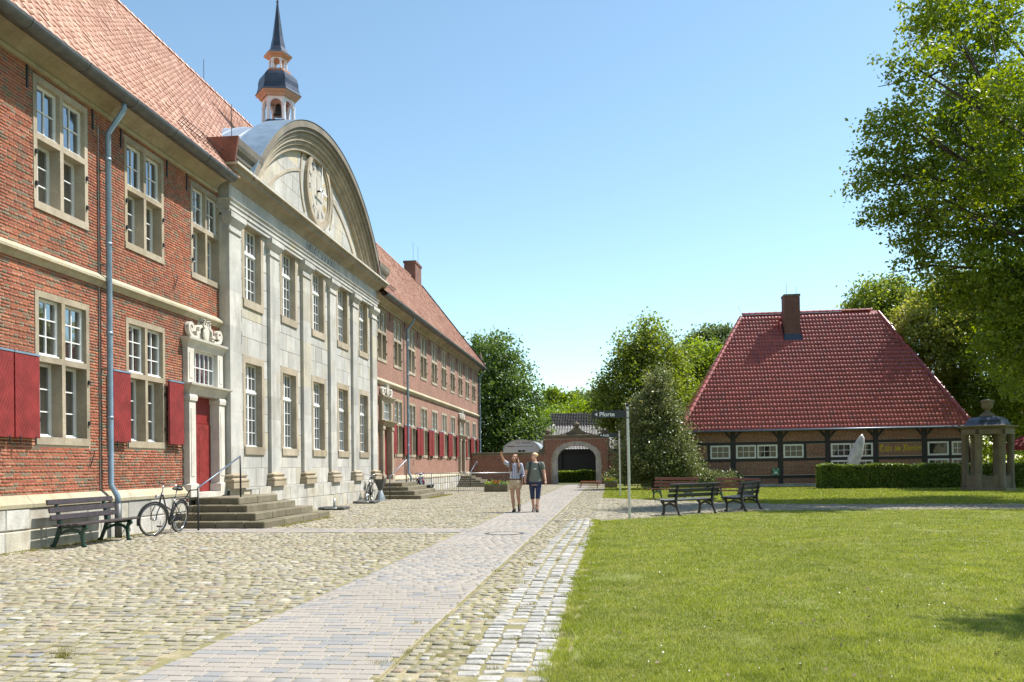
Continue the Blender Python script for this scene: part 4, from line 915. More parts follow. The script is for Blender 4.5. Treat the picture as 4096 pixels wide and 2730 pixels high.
# bell turret
TX, TS, PH = -11.35, 28.87, math.radians(11)
tur = None
def hexp(r, k): a = -PI/2+PH+PI/6+k*PI/3; return Vector((TX+r*math.cos(a), TS+r*math.sin(a), 0))
def hexl(prof, mat, name, parent):
    m = MB(); V = []; F = []
    for (r, z) in prof: V += [hexp(r, k)+Vector((0, 0, z)) for k in range(6)]
    for i in range(len(prof)-1):
        for k in range(6): F.append((6*i+k, 6*i+(k+1) % 6, 6*i+6+(k+1) % 6, 6*i+6+k))
    q = 6*(len(prof)-1); F += [tuple(range(5, -1, -1)), tuple(range(q, q+6))]; m.add(V, F); return m.build(name, mat, parent, world=True)
tur = hexl([(.80, 12.5), (.80, 13.06), (.62, 13.30), (.60, 13.36)], M['lead'], 'bell_turret', mon)
hexl([(.78, 13.02), (.84, 13.05), (.80, 13.09)], M['ochre'], 'skirt_edge', tur)
hexl([(.64, 14.18), (.66, 14.24), (.76, 14.30), (.77, 14.36), (.6, 14.37)], M['ochre'], 'turret_cornice', tur)
hexl([(.80, 14.36), (.74, 14.45), (.69, 14.62), (.685, 14.78), (.64, 14.93), (.54, 15.05), (.42, 15.12)], M['lead'], 'turret_dome', tur)
hexl([(.44, 15.11), (.44, 15.18), (.32, 15.20)], M['ochre'], 'lantern_base', tur)
hexl([(.33, 15.60), (.37, 15.64), (.48, 15.68), (.49, 15.72), (.3, 15.73)], M['ochre'], 'lantern_cornice', tur)
hexl([(.50, 15.72), (.36, 15.84), (.26, 16.02), (.18, 16.40), (.10, 17.0), (.035, 17.55), (.02, 17.6)], M['lead'], 'spire', tur)
def arcade(r, z0, z1, zs, cwid, th):
    for k in range(6):
        p, q = hexp(r, k), hexp(r, k+1); d = (q-p).normalized(); L = (q-p).length; nrm = Vector((d.y, -d.x, 0)); 
        m = MB(); c = p*1.0; inn = (Vector((TX, TS, 0))-c).normalized()
        m.tube([c+inn*th+Vector((0, 0, z0)), c+inn*th+Vector((0, 0, zs))], th*1.15, 6); m.tube([c+inn*th+Vector((0, 0, zs-.02)), c+inn*th+Vector((0, 0, zs+.02))], th*1.4, 6)
        m.build('turret_column', M['white_turret'], tur, world=True)
        m = MB(); hw = L/2-cwid; N = 10; inner = [(L/2-hw*math.cos(PI*i/N), zs+min((z1-zs)*.8, hw)*math.sin(PI*i/N)) for i in range(N+1)]
        for w0, w1 in ((0, th*1.6),):
            for i in range(N):
                a, e = inner[i], inner[i+1]; V = []
                for off in (-.01, -th*1.7):
                    for (u, z) in (a, e, (e[0], z1), (a[0], z1)): V.append(p+d*u+nrm*off+Vector((0, 0, z)))
                m.add(V, [(0, 1, 2, 3), (7, 6, 5, 4), (0, 4, 5, 1)])
            for u0, u1 in ((0, cwid), (L-cwid, L)):
                V = []
                for off in (-.01, -th*1.7):
                    for (u, z) in ((u0, zs), (u1, zs), (u1, z1), (u0, z1)): V.append(p+d*u+nrm*off+Vector((0, 0, z)))
                m.add(V, [(0, 1, 2, 3), (7, 6, 5, 4), (0, 4, 5, 1)])
        m.build('turret_arch', M['white_turret'], tur, world=True)
arcade(.56, 13.34, 14.20, 13.92, .09, .055); arcade(.31, 15.19, 15.61, 15.48, .05, .032)
MB().lathe([(.03, 14.1), (.08, 14.05), (.11, 13.9), (.13, 13.78), (.20, 13.68), (.19, 13.67)], 14, (TX, TS, 0)).build('bell', M['iron'], tur, True, True)
m = MB(); m.tube([(TX, TS, 17.5), (TX, TS, 18.1)], .016, 6); m.tube([(TX, TS-.09, 17.72), (TX, TS+.09, 17.72)], .013, 5); m.ell((TX, TS, 17.62), (.045, .045, .045), 8, 6); m.build('finial_cross', M['iron'], tur, world=True)

tur.location = (0, 0, -.12)
# ================================================================== half-timbered cafe
CO0 = Vector((12.0, 51.5, 0.0))
cafe = thing('half_timbered_house', 'low half-timbered brick house with huge red tiled hipped roof and yellow lettering', 'house', CO0, rot=(0, -0.008, 0))
ex, ez, ey = Vector((1, 0, 0)), Vector((0, 0, 1)), Vector((0, -1, 0))          # wall faces the camera (-Y)
CPX = [4.37, 7.03, 9.70, 12.35, 15.0, 17.65, 19.85]; CP = [x-12.0 for x in CPX]
ZB = (.60, 1.60, 2.57)
wins = []                                            # x0, x1, z0, z1, cols, rows
def cw2(a): return (a, a+1.13)
wins += [(CP[1]-.17-1.13, CP[1]-.17, 1.70, 2.47), (CP[1]+.17, CP[1]+1.30, 1.70, 2.47), (CP[2]-1.30, CP[2]-.17, 1.70, 2.47), (CP[2]+.17, CP[2]+1.30, 1.70, 2.47),
         (CP[3]+.17, CP[3]+1.30, 1.70, 2.47), (CP[4]-1.30, CP[4]-.17, 1.70, 2.47), (CP[5]+.17, CP[5]+1.30, 1.70, 2.47), (CP[5]+1.46, CP[5]+2.1, 1.70, 2.47),
         (CP[3]+.17, CP[3]+1.30, .72, 1.50), (CP[4]-1.30, CP[4]-.17, .72, 1.50), (CP[5]+.17, CP[5]+1.30, .72, 1.50), (CP[5]+1.46, CP[5]+2.1, .72, 1.50)]
hol = [tuple(w) for w in wins]+[(CP[1]+.15, CP[1]+1.40, .22, .52)]
beams_h = [(CP[i]-.13, CP[i]+.13, 0.2, 3.4) for i in range(7)]+[(-8, 8, z-.08, z+.08) for z in ZB]
cwall = sheet('wall', Vector((0, 0, 0)), ex, ez, ey, CP[0], CP[6], -.1, 3.45, hol, .0015, M['mortar_dark'], cafe, world=False)
masonry('brick', cwall, Vector((0, .028, 0)), ex, ez, ey, CP[0], CP[6], .22, 3.42, hol+beams_h, .072, [(.225, .04), (.225, .04)], .012, .034, M['brick_dark'], 300, 'bricks', jit=.0012, world=False)
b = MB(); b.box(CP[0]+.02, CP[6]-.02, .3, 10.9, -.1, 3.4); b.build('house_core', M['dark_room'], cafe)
b = MB(); b.box(CP[0], CP[0]+.2, .021, 11, -.1, 3.45); b.box(CP[6]-.2, CP[6], .021, 11, -.1, 3.45); b.build('side_wall', M['chimney_brick'], cafe)
for i in range(7): MB().cbox(CP[i]-.14, CP[i]+.14, -.03, .12, .20, 3.42, .008).build('post', M['timber'], cafe)
for i in range(6):
    for z in ZB: MB().cbox(CP[i]+.141, CP[i+1]-.141, -.018, .1, z-.085, z+.085, .006).build('rail', M['timber'], cafe)
for i in range(7):
    for e in (-1, 1):
        if (i == 0 and e < 0) or (i == 6 and e > 0): continue
        MB().bar((CP[i]+e*.10, .02, 2.86), (CP[i]+e*.56, .02, 3.40), .12, .16, (0, 1, 0)).build('brace', M['timber'], cafe)
MB().cbox(CP[0]-.1, CP[6]+.1, -.05, .14, 3.30, 3.45, .01).build('wall_plate', M['timber'], cafe)
for a, c in ((CP[1]+1.302, CP[2]-1.302), (CP[3]+1.302, CP[4]-1.302), (CP[5]+1.302, CP[5]+1.458), (CP[1]-1.46, CP[1]-1.302), (CP[2]+1.302, CP[2]+1.46)): MB().box(a, c, -.02, .1, 1.687, 2.483).build('stud', M['timber'], cafe)
for k in range(7): MB().cbox(CP[0]-.06+k*2.24, CP[0]-.06+(k+1)*2.24-.01, -.06, .12, -.1, .20, .01, random.random()).build('sill_stone', M['plinth'], cafe)
for i, (a, c, z0, z1) in enumerate(wins):
    m = MB(); w = .085
    m.box(a, c, -.035, .04, z0, z0+w); m.box(a, c, -.035, .04, z1-w, z1); m.box(a, a+w, -.034, .04, z0+w, z1-w); m.box(c-w, c, -.034, .04, z0+w, z1-w)
    blind = i == 6
    nc = 3 if c-a > 1 else 2
    a0, c0, y0, y1 = a+w, c-w, z0+w, z1-w
    if not blind:
        for k in range(1, nc): xx = a0+(c0-a0)*k/nc; m.box(xx-.014, xx+.014, -.012, .02, y0, y1)
        m.box(a0, c0, -.010, .02, (y0+y1)/2-.014, (y0+y1)/2+.014)
    wd = m.build('window', M['white'], cafe)
    for k in range(nc):
        for j in range(2):
            g = MB(); x0, x1 = a0+(c0-a0)*k/nc, a0+(c0-a0)*(k+1)/nc; q0 = y0+(y1-y0)*j/2; g.box(x0, x1, .022, .03, q0, q0+(y1-y0)/2); g.build('pane', M['glass_dark'], wd)
# lettering in broken script: strokes of a slanted pen
GL = {'C': [[(.75, .95), (.45, 1.05), (.15, .8), (.08, .4), (.25, .02), (.6, -.12), (.85, .05)], [(.45, .85), (.40, .55), (.55, .35)], [(.55, .98), (.62, .7), (.85, .62)]],
      'a': [[(.1, .6), (.35, .68), (.5, .6)], [(.5, .6), (.5, .08), (.62, 0)], [(.5, .38), (.2, .32), (.12, .12), (.3, 0), (.5, .12)]],
      'f': [[(.5, .98), (.3, 1.0), (.22, .85), (.22, -.12)], [(.05, .62), (.48, .62)]], 'e': [[(.14, .35), (.48, .45), (.42, .66), (.18, .58), (.12, .15), (.3, 0), (.5, .1)]],
      'm': [[(.08, .66), (.14, .6), (.14, 0)], [(.14, .55), (.32, .68), (.38, .6), (.38, 0)], [(.38, .55), (.56, .68), (.62, .6), (.62, .05), (.7, 0)]],
      'K': [[(.1, .9), (.3, 1.02), (.38, .8), (.3, .4), (.36, .05), (.12, -.08), (.02, .08)], [(.38, .8), (.62, 1.0), (.82, .9)], [(.36, .5), (.6, .58), (.68, .2), (.85, -.02)], [(.62, 1.0), (.56, .7), (.4, .55)]],
      'l': [[(.2, 1.0), (.2, .08), (.32, 0)]], 'o': [[(.3, .68), (.12, .5), (.12, .15), (.3, 0), (.5, .16), (.5, .5), (.3, .68)]],
      's': [[(.46, .6), (.28, .68), (.14, .52), (.44, .3), (.4, .08), (.12, .02)]], 't': [[(.22, .9), (.22, .1), (.36, 0)], [(.06, .62), (.42, .62)]], 'r': [[(.08, .64), (.16, .58), (.16, 0)], [(.16, .5), (.36, .68), (.46, .58)]]}
ADV = {'C': .95, 'a': .66, 'f': .5, 'e': .56, 'm': .80, 'K': .92, 'l': .38, 'o': .6, 's': .54, 't': .48, 'r': .52, ' ': .36}
txt = 'Cafe am Kloster'; tw = sum(ADV[c] for c in txt); sc_ = 2.30/tw; x = CP[4]+.20
m = MB(); fnc = lambda a, c, d: (a, d, c)
for ch in txt:
    for st in GL.get(ch, []):
        H = .36 if ch in 'CK' else .32
        pts = [(x+p[0]*sc_, 2.00+p[1]*H) for p in st]; ws = []
        for i in range(len(pts)):
            a, e = pts[max(i-1, 0)], pts[min(i+1, len(pts)-1)]; an = math.atan2(e[1]-a[1], e[0]-a[0]); ws.append(.018+.040*abs(math.sin(an-math.radians(38))))
        m.stroke(pts, ws, fnc, -.016, -.008)
    x += ADV[ch]*sc_
m.build('lettering', M['yellow'], cafe)
# roof
EYC, EZC, RYC, RZC = -.5, 3.33, 5.5, 10.93; XL, XR, RLX, RRX = 3.97-12, 20.12-12, 8.5-12, 16.8-12
cev = Vector((0, RYC-EYC, RZC-EZC)); CL = cev.length; cev.normalize(); cen = Vector((0, -cev.z, cev.y))
b = MB(); back = 2*RYC-EYC
b.add([(XL, EYC, EZC), (XR, EYC, EZC), (RRX, RYC, RZC), (RLX, RYC, RZC), (XL, back, EZC), (XR, back, EZC)], [(0, 1, 2, 3), (1, 5, 2), (0, 3, 4), (5, 4, 3, 2)])
croof = b.build('roof', M['tile_red'], cafe)
CHX0, CHX1 = 10.86-12, 11.80-12
def cin(u, v):
    t = v/CL; l, r = XL+(RLX-XL)*t, XR+(RRX-XR)*t; xx = u+XL
    if v > CL-.1: return False
    if CHX0-.08 < xx < CHX1+.08 and v > 7.55 and v < 9.0: return False
    return l-.02 < xx < r+.02
tiles(croof, Vector((XL, EYC, EZC)), ex, cev, cen, XR-XL, CL, .205, .337, cin, M['tile_red'], 300, hgt=.032, world=False, lift=.014, wob=.004)
for p0, p1 in (((RLX, RYC, RZC+.06), (RRX, RYC, RZC+.06)), ((XL, EYC, EZC+.08), (RLX, RYC, RZC+.06)), ((XR, EYC, EZC+.08), (RRX, RYC, RZC+.06))):
    for V, F in ridge_tiles(croof, p0, p1, .13, .40, None): MB().add(V, F, random.random()).build('ridge_tile', M['tile_red'], croof, True)
g = MB(); g.tube([(XL-.02, EYC-.09, EZC-.05), (XR+.02, EYC-.09, EZC-.05)], .06, 8); g.tube([(XL+.32, EYC-.09, EZC-.06), (CP[0]+.12, -.1, 3.0), (CP[0]+.12, -.1, .1)], .045, 8); g.build('gutter', M['steel_blue'], cafe, True)
c = MB(); c.box(CHX0, CHX1, 4.05, 4.95, 8.9, 11.78); ch = c.build('chimney', M['chimney_brick'], cafe)
c = MB(); c.box(CHX0-.03, CHX1+.03, 4.02, 4.98, 11.78, 11.90); c.build('chimney_cap', M['stone_dark'], ch)
c = MB(); zf = lambda y: EZC+(y-EYC)*(RZC-EZC)/(RYC-EYC); c.add([(CHX0-.1, 3.92, zf(3.92)+.08), (CHX1+.1, 3.92, zf(3.92)+.08), (CHX1+.03, 4.04, zf(4.04)+.34), (CHX0-.03, 4.04, zf(4.04)+.34)], [(0, 1, 2, 3)])
for xx in (CHX0-.06, CHX1+.06): c.add([(xx, 3.95, zf(3.95)+.10), (xx, 5.0, zf(5.0)+.10), (xx, 5.0, zf(5)+.3), (xx, 4.0, zf(4)+.38)], [(0, 1, 2, 3)])
c.build('chimney_flashing', M['lead'], ch)
g = MB(); g.tube([(RLX, RYC, RZC), (RLX-.25, RYC, RZC+.6)], .008, 5); g.tube([(CHX0+.15, 4.1, 11.8), (CHX0+.15, 4.1, 12.6)], .01, 5); g.tube([(CHX1-.1, 4.6, 11.8), (CHX1-.1, 4.6, 12.5)], .01, 5); g.build('lightning_rod', M['iron'], croof)

# assembly-point sign on the cafe wall
sg = thing('assembly_point_sign', 'small square green assembly point sign on dark brick wall', 'sign', (9.40, 51.40, .68))
MB().cbox(-.20, .20, -.012, .0, 0, .40, .004).build('plate', M['sign_green'], sg)
m = MB(); q = lambda a, c, d: (a, d, c)
for e in (-1, 1):
    for f, z in ((1, .33), (-1, .07)):
        m.stroke([(e*.17, z+f*.05), (e*.105, z-f*.015)], .022, q, -.018, -.012); m.prism([(e*.08, z-f*.04), (e*.135, z-f*.03), (e*.09, z+f*.015)], q, -.018, -.012)
for xx, zz, r in ((0, .245, .026), (-.06, .23, .022), (.06, .23, .022)): m.prism([(xx+r*math.cos(2*PI*i/10), zz+r*math.sin(2*PI*i/10)) for i in range(10)], q, -.018, -.012)
m.prism([(-.10, .195), (.10, .195), (.085, .13), (.05, .12), (.04, .08), (-.04, .08), (-.05, .12), (-.085, .13)], q, -.018, -.012); m.build('pictogram', M['letter'], sg)

# ================================================================== gate, garden wall, shed, trailer
GY = 62.0
gate = thing('brick_gateway', 'brown brick gateway with grey stone arch and three stone finials', 'gateway', (-2.5, GY, 0))
gx0, gx1 = -4.76, -.28; A_IN = (1.365, 1.80, .95); A_OUT = (1.74, 1.80, 1.27); ac = -2.49
def in_out(u, v):
    if v < A_OUT[1]: return abs(u-ac) < A_OUT[0]
    return ((u-ac)/A_OUT[0])**2+((v-A_OUT[1])/A_OUT[2])**2 < 1
masonry('brick', gate, Vector((0, GY, 0)), ex, ez, ey, gx0, gx1, 0.0, 3.22, [], .075, [(.24, .05), (.24, .05)], .013, .034, M['brick_dark'], 300, 'bricks', jit=.0012, keep=lambda u, v: not in_out(u, v))
m = MB(); N = 30
for i in range(N):
    x0, x1 = gx0+(gx1-gx0)*i/N, gx0+(gx1-gx0)*(i+1)/N; xm = (x0+x1)/2-ac
    zt = 0 if abs(xm) > A_IN[0]+.1 else A_IN[1]+A_IN[2]*math.sqrt(max(0, 1-(xm/(A_IN[0]+.1))**2))+.15
    m.box(x0, x1, GY-.027, GY+.55, zt, 3.25)
m.build('wall_core', M['mortar_dark'], gate, world=True)
def apt(R, t): return (ac+R[0]*math.cos(t), R[1]+R[2]*math.sin(t))
NV = 13
for k in range(NV):
    t0, t1 = PI*k/NV+.004, PI*(k+1)/NV-.004; m = MB(); q = []
    for i in range(4): q.append(apt(A_IN, t0+(t1-t0)*i/3))
    for i in range(4): q.append(apt(A_OUT, t1-(t1-t0)*i/3))
    m.prism(q, lambda a, c, d: (a, d, c), GY-.05, GY+.56, random.random()); m.build('voussoir', M['plinth'], gate, world=True)
for e in (-1, 1):
    for z0, z1 in ((0, .62), (.62, 1.2), (1.2, 1.79)):
        xa, xb = sorted((ac+e*A_IN[0], ac+e*A_OUT[0])); MB().cbox(xa, xb, GY-.05, GY+.56, z0+.003, z1-.003, .008, random.random()).build('jamb_stone', M['plinth'], gate, world=True)
def moulded_y(mb, x0, x1, yf, yb, levels, r=0.0):
    V = []; F = []
    for (z, p) in levels: V += [(x0-p, yf-p, z), (x1+p, yf-p, z), (x1+p, yb+p, z), (x0-p, yb+p, z)]
    for i in range(len(levels)-1):
        for k in range(4): F.append((4*i+k, 4*i+(k+1) % 4, 4*i+4+(k+1) % 4, 4*i+4+k))
    n = 4*(len(levels)-1); F += [(0, 1, 2, 3), (n, n+1, n+2, n+3)]; mb.add(V, F, r)
m = MB(); moulded_y(m, gx0, gx1, GY, GY+.55, [(3.22, .02), (3.40, .02), (3.42, .10), (3.46, .12), (3.52, .12), (3.54, .05)]); m.build('coping', M['step'], gate, world=True)
prof = [(-1.9, 3.54), (-1.3, 3.56), (-.8, 3.66), (-.5, 3.78), (-.32, 3.92), (-.24, 4.02), (.24, 4.02), (.32, 3.92), (.5, 3.78), (.8, 3.66), (1.3, 3.56), (1.9, 3.54)]
m = MB(); m.prism([(ac+x, z) for x, z in prof], lambda a, c, d: (a, d, c), GY+.1, GY+.42); m.build('curved_pediment', M['step'], gate, world=True)
for xx, z in ((ac, 4.02), (gx0+.2, 3.54), (gx1-.2, 3.54)):
    MB().lathe([(.20, 0), (.20, .05), (.13, .08), (.20, .14), (.245, .22), (.24, .30), (.17, .37), (.07, .40), (.05, .46), (.01, .47)], 16, (xx, GY+.27, z)).build('finial', M['step'], gate, True, True)
for e, xx in ((-1, gx0), (1, gx1)):
    m = MB(); pts = [(xx+e*.0, 3.2), (xx+e*.12, 3.1), (xx+e*.13, 2.75), (xx+e*.22, 2.55), (xx+e*.40, 2.5), (xx+e*.42, 2.32), (xx, 2.32)]
    m.prism(pts, lambda a, c, d: (a, d, c), GY+.02, GY+.5); m.build('scroll_bracket', M['step'], gate, world=True)
gw = thing('garden_wall', 'long brown brick garden wall with stone coping beside monastery end', 'wall', (-7.3, GY, 0))
sheet('wall_core', Vector((0, GY, 0)), ex, ez, ey, -10.4, gx0-.01, 0, 2.2, [], .017, M['mortar_dark'], gw)
masonry('brick', gw, Vector((0, GY+.01, 0)), ex, ez, ey, -10.3, gx0-.02, 0, 2.12, [], .075, [(.24, .05), (.24, .05)], .013, .034, M['brick_dark'], 300, 'bricks', jit=.0012)
k = -10.3
while k < gx0-.1: l = min(1.05, gx0-.02-k); MB().cbox(k, k+l-.006, GY-.07, GY+.38, 2.12, 2.32, .02, random.random()).build('coping_stone', M['step'], gw, world=True); k += l
b = MB(); b.box(-10.3, gx0-.02, GY+.03, GY+.33, 0, 2.12); b.build('wall_back', M['chimney_brick'], gw, world=True)
gw2 = thing('garden_wall', 'brown brick garden wall running behind the tall evergreen bush', 'wall', (3, GY, 0))
b = MB(); b.box(gx1+.02, 9, GY+.02, GY+.35, 0, 2.12); b.build('wall_core', M['chimney_brick'], gw2, world=True)
b = MB(); b.box(gx1+.02, 9, GY-.06, GY+.4, 2.12, 2.30); b.build('coping', M['step'], gw2, world=True)

shed = thing('open_shed', 'long open shed behind gateway with pale and dark tiled roof bands', 'shed', (-2.5, 74, 0))
sx0, sx1 = -6.9, 3.0
lo0, lo1, up1 = Vector((0, 71.5, 2.62)), Vector((0, 77.0, 4.72)), Vector((0, 80.0, 6.1))
def shed_roof(p, q, xa, xb, mat, nm):
    e = (q-p); L = e.length; e.normalize(); n = Vector((0, -e.z, e.y)); b = MB(); b.add([(xa, p.y, p.z), (xb, p.y, p.z), (xb, q.y, q.z), (xa, q.y, q.z)], [(0, 1, 2, 3)]); r = b.build(nm, mat, shed, world=True)
    tiles(r, Vector((xa, p.y, p.z)), ex, e, n, xb-xa, L, .24, .36, lambda u, v: True, mat, 0, hgt=.06)
shed_roof(lo0, lo1, sx0, sx1, M['tile_grey'], 'lower_roof'); shed_roof(lo1+Vector((0, .1, .02)), up1, -5.55, sx1, M['tile_black'], 'upper_roof')
b = MB(); b.box(sx0, sx1, 77.5, 77.7, 0, 4.4); b.box(sx0, sx0+.2, 71.8, 77.5, 0, 2.6); b.box(sx1-.2, sx1, 71.8, 77.5, 0, 2.6); b.build('back_wall', M['timber'], shed, world=True)
for xx in (-6.5, -4.2, .2, 2.6): MB().cbox(xx-.09, xx+.09, 71.7, 71.9, 0, 2.62, .01).build('post', M['timber'], shed, world=True)
b = MB(); b.box(sx0, sx1, 71.75, 71.85, 2.42, 2.58); b.build('beam', M['timber'], shed, world=True)
b = MB(); b.box(sx0+.2, sx1-.2, 72.0, 72.06, 0, 2.40); b.build('shade_sheet', M['timber'], shed, world=True)  # black sheet standing in for the shade inside the shed's open front

tr = thing('toilet_trailer', 'white round-roofed toilet trailer behind brick garden wall', 'trailer', (-6.85, 66.0, 0))
hw = 1.42; prof = [(-hw, .6), (hw, .6), (hw, 2.55)]+[(hw*math.cos(t), 2.55+.80*math.sin(t)) for t in [PI*i/16 for i in range(1, 16)]]+[(-hw, 2.55)]
MB().prism(prof, lambda a, c, d: (a, d, c), 0, 4.6).build('body', M['white'], tr)
rf = [(hw*1.02*math.cos(t), 2.55+.83*math.sin(t)) for t in [PI*i/16 for i in range(17)]]
MB().prism(rf+[(x*.975, 2.55+(z-2.55)*.96) for x, z in rf[::-1]], lambda a, c, d: (a, d, c), -.10, 4.7).build('roof_shell', M['zinc_roof'], tr)
g = MB(); g.box(-.30, .30, -.035, .0, 2.38, 2.58); wn_ = g.build('window', M['white'], tr)
for a in (-.27, .02): MB().box(a, a+.25, -.045, -.03, 2.40, 2.55).build('pane', M['glass_dark'], wn_)
rotf = Matrix.Rotation(PI/2, 4, 'X')
text_part('lettering', 'WC', .17, M['red'], tr, Matrix.Translation((-.42, -.012, 3.05)) @ rotf); text_part('lettering', '-  Mietmobil', .16, M['black_paint'], tr, Matrix.Translation((-.15, -.012, 3.05)) @ rotf, shear=.3)
text_part('lettering', 'Mietgeräte', .115, M['red'], tr, Matrix.Translation((-1.02, -.012, 2.80)) @ rotf, bold=.004); text_part('lettering', 'Neuenhaus Tel. 05941 - 1220', .105, M['black_paint'], tr, Matrix.Translation((-.40, -.012, 2.80)) @ rotf)
MB().box(-1.13, -1.06, -.012, -.004, 2.80, 2.87).build('bullet', M['black_paint'], tr)
for yy in (1.6, 2.5):
    for xx in (-1.3, 1.3):
        m = MB(); m.tube([(xx-.09, yy, .32), (xx+.09, yy, .32)], .32, 18); m.build('wheel', M['black_paint'], tr)
MB().box(-1.2, 1.2, .2, 4.4, .45, .6).build('chassis', M['iron'], tr)
# ================================================================== street furniture
def make_bench(name, label, loc, rz, slat, iron, length=2.0, group=None, flipped=None):
    """local frame: length along x, sitting side towards -y, back towards +y"""
    t = thing(name, label, 'bench', loc, rz, group); h = length/2
    for e in (-.72, .72):
        m = MB(); x = e*h/1.0; fn = lambda a, c, d: (x+d, a, c)
        m.stroke([(-.30, .0), (-.27, .06), (-.255, .20), (-.27, .30), (-.33, .385)], [.10, .05, .055, .06, .10], fn, -.022, .022)
        m.stroke([(.32, .0), (.28, .06), (.22, .20), (.17, .34), (.175, .44), (.20, .60), (.25, .83)], [.11, .055, .06, .075, .07, .055, .045], fn, -.022, .022)
        m.stroke([(-.255, .22), (-.18, .29), (-.06, .32), (.07, .29), (.19, .22)], [.03, .05, .06, .05, .03], fn, -.02, .02)
        m.stroke([(-.345, .395), (-.2, .385), (.0, .375), (.17, .365)], [.05, .055, .055, .05], fn, -.022, .022)
        m.build('end_frame', iron, t)
    for (y, z) in ((-.30, .428), (-.175, .420), (-.05, .412), (.075, .405)): MB().cbox(-h, h, y-.05, y+.05, z-.018, z+.018, .006).build('seat_slat', slat, t)
    for (y, z) in ((.155, .545), (.185, .675), (.225, .815)):
        m = MB(); m.cbox(-h, h, -.018, .018, -.048, .048, .006); o = m.build('back_slat', slat, t); o.matrix_basis = Matrix.Translation((0, y, z)) @ Matrix.Rotation(-.22, 4, 'X')
    return t
make_bench('park_bench', 'dark slatted bench with green iron ends standing against the monastery plinth', (-9.62, 15.15, 0), PI/2, M['slat_dark'], M['green_iron'])
make_bench('park_bench', 'black slatted bench turned away on the lawn edge, longer of the black pair', (2.12, 24.30, 0), math.radians(225), M['slat_black'], M['iron'], 2.1)
make_bench('park_bench', 'black slatted bench turned sideways under tree shade on the lawn edge', (3.85, 26.15, 0), math.radians(244), M['slat_black'], M['iron'], 2.0)
make_bench('park_bench', 'reddish brown bench in front of the tall evergreen bush', (2.35, 34.1, 0), math.radians(-38), M['slat_brown'], M['green_iron'], 2.0)
make_bench('park_bench', 'reddish brown bench on back lawn facing the black benches', (4.35, 32.0, 0), math.radians(-48), M['slat_brown'], M['green_iron'], 2.0)
make_bench('park_bench', 'small grey slatted bench by the plinth behind the metal railing', (-9.45, 43.4, 0), PI/2, M['steel_blue'], M['iron'], 1.1)

# sign posts
def signpost(loc, txt, label):
    t = thing('signpost', label, 'signpost', loc); 
    MB().tube([(0, 0, -.1), (-.012, 0, 1.45), (-.035, 0, 2.90)], .036, 14).build('post', M['steel'], t, True, auto=40)
    m = MB(); m.lathe([(.042, 2.86), (.042, 2.93), (.0, 2.945)], 14, (-.036, 0, 0)); m.build('cap', M['iron'], t, True, auto=40)
    MB().cbox(-.92, -.045, -.014, .014, 2.58, 2.765, .003).build('panel', M['sign'], t)
    for z in (2.575, 2.77): MB().lathe([(.042, z-.012), (.044, z), (.042, z+.012)], 14, (-.032, 0, 0)).build('clamp', M['iron'], t)
    text_part('lettering', txt, .155, M['letter'], t, Matrix.Translation((-.745, -.0145, 2.622)) @ rotf, bold=.003, depth=.002)
    MB().prism([(-.86, 2.672), (-.795, 2.625), (-.795, 2.72)], lambda a, c, d: (a, d, c), -.018, -.012).build('arrow', M['letter'], t)
signpost((.44, 22.2, 0), 'Pforte', 'steel signpost with black Pforte arrow panel at near lawn corner')
signpost((.36, 38.2, 0), 'Aula', 'steel signpost with black Aula arrow panel on back lawn')

# hand rails beside the steps
def handrail(p_low, p_high, z_hi, label):
    t = thing('handrail', label, 'handrail', (p_low[0], p_low[1], 0)); a, c = Vector((0, 0, 0)), Vector((p_high[0]-p_low[0], p_high[1]-p_low[1], z_hi))
    MB().tube([a+Vector((0, 0, -.03)), a+Vector((0, 0, .95))], .022, 8).build('post', M['iron'], t, True); MB().tube([c, c+Vector((0, 0, 1.0))], .022, 8).build('post', M['iron'], t, True)
    MB().tube([a+Vector((0, 0, .9)), a+Vector((0, 0, .96)), c+Vector((0, 0, 1.0)), c+Vector((0, 0, .94))], .019, 8).build('rail', M['steel_blue'], t, True)
    MB().tube([a+Vector((0, 0, .92)), a+Vector((-.25, .12, .90)), a+Vector((-.40, .2, .72)), a+Vector((-.62, .2, .70))], .015, 6).build('wall_bracket', M['iron'], t, True)
handrail((-9.15, 18.35), (-9.05, 20.35), .68, 'sloping handrail on the steps beside the leaning bicycle')
handrail((-9.2, 35.3), (-9.05, 37.6), .68, 'sloping handrail on the steps next to the stone frontispiece end')
handrail((-9.1, 55.4), (-9.0, 57.6), .70, 'sloping handrail on the far steps behind the metal railing')

# metal railing round the cellar area
rl = thing('metal_railing', 'dark metal bar railing along the monastery between steps and planter', 'railing', (-7.2, 45.5, 0))
a, c = Vector((-9.35, 44.4, 0)), Vector((-4.9, 46.9, 0)); d = (c-a); L = d.length; d.normalize()
MB().tube([a+Vector((0, 0, 1.0)), c+Vector((0, 0, 1.0))], .022, 8).build('top_rail', M['steel'], rl, True, True); MB().tube([a+Vector((0, 0, .08)), c+Vector((0, 0, .08))], .016, 6).build('bottom_rail', M['steel_blue'], rl, True, True)
k = 0
while k*.125 < L:
    p = a+d*(k*.125); MB().tube([p+Vector((0, 0, -.02 if k % 12 == 0 else .08)), p+Vector((0, 0, .99))], .02 if k % 12 == 0 else .009, 6).build('railing_bar', M['steel_blue'], rl, False, True); k += 1
a2 = Vector((-10.0, 43.2, 0))
MB().tube([a2+Vector((0, 0, 1.0)), a+Vector((0, 0, 1.0))], .02, 8).build('top_rail', M['steel_blue'], rl, True, True)
for k in range(1, 10): p = a2.lerp(a, k/10); MB().tube([p, p+Vector((0, 0, .99))], .009, 5).build('railing_bar', M['steel_blue'], rl, False, True)

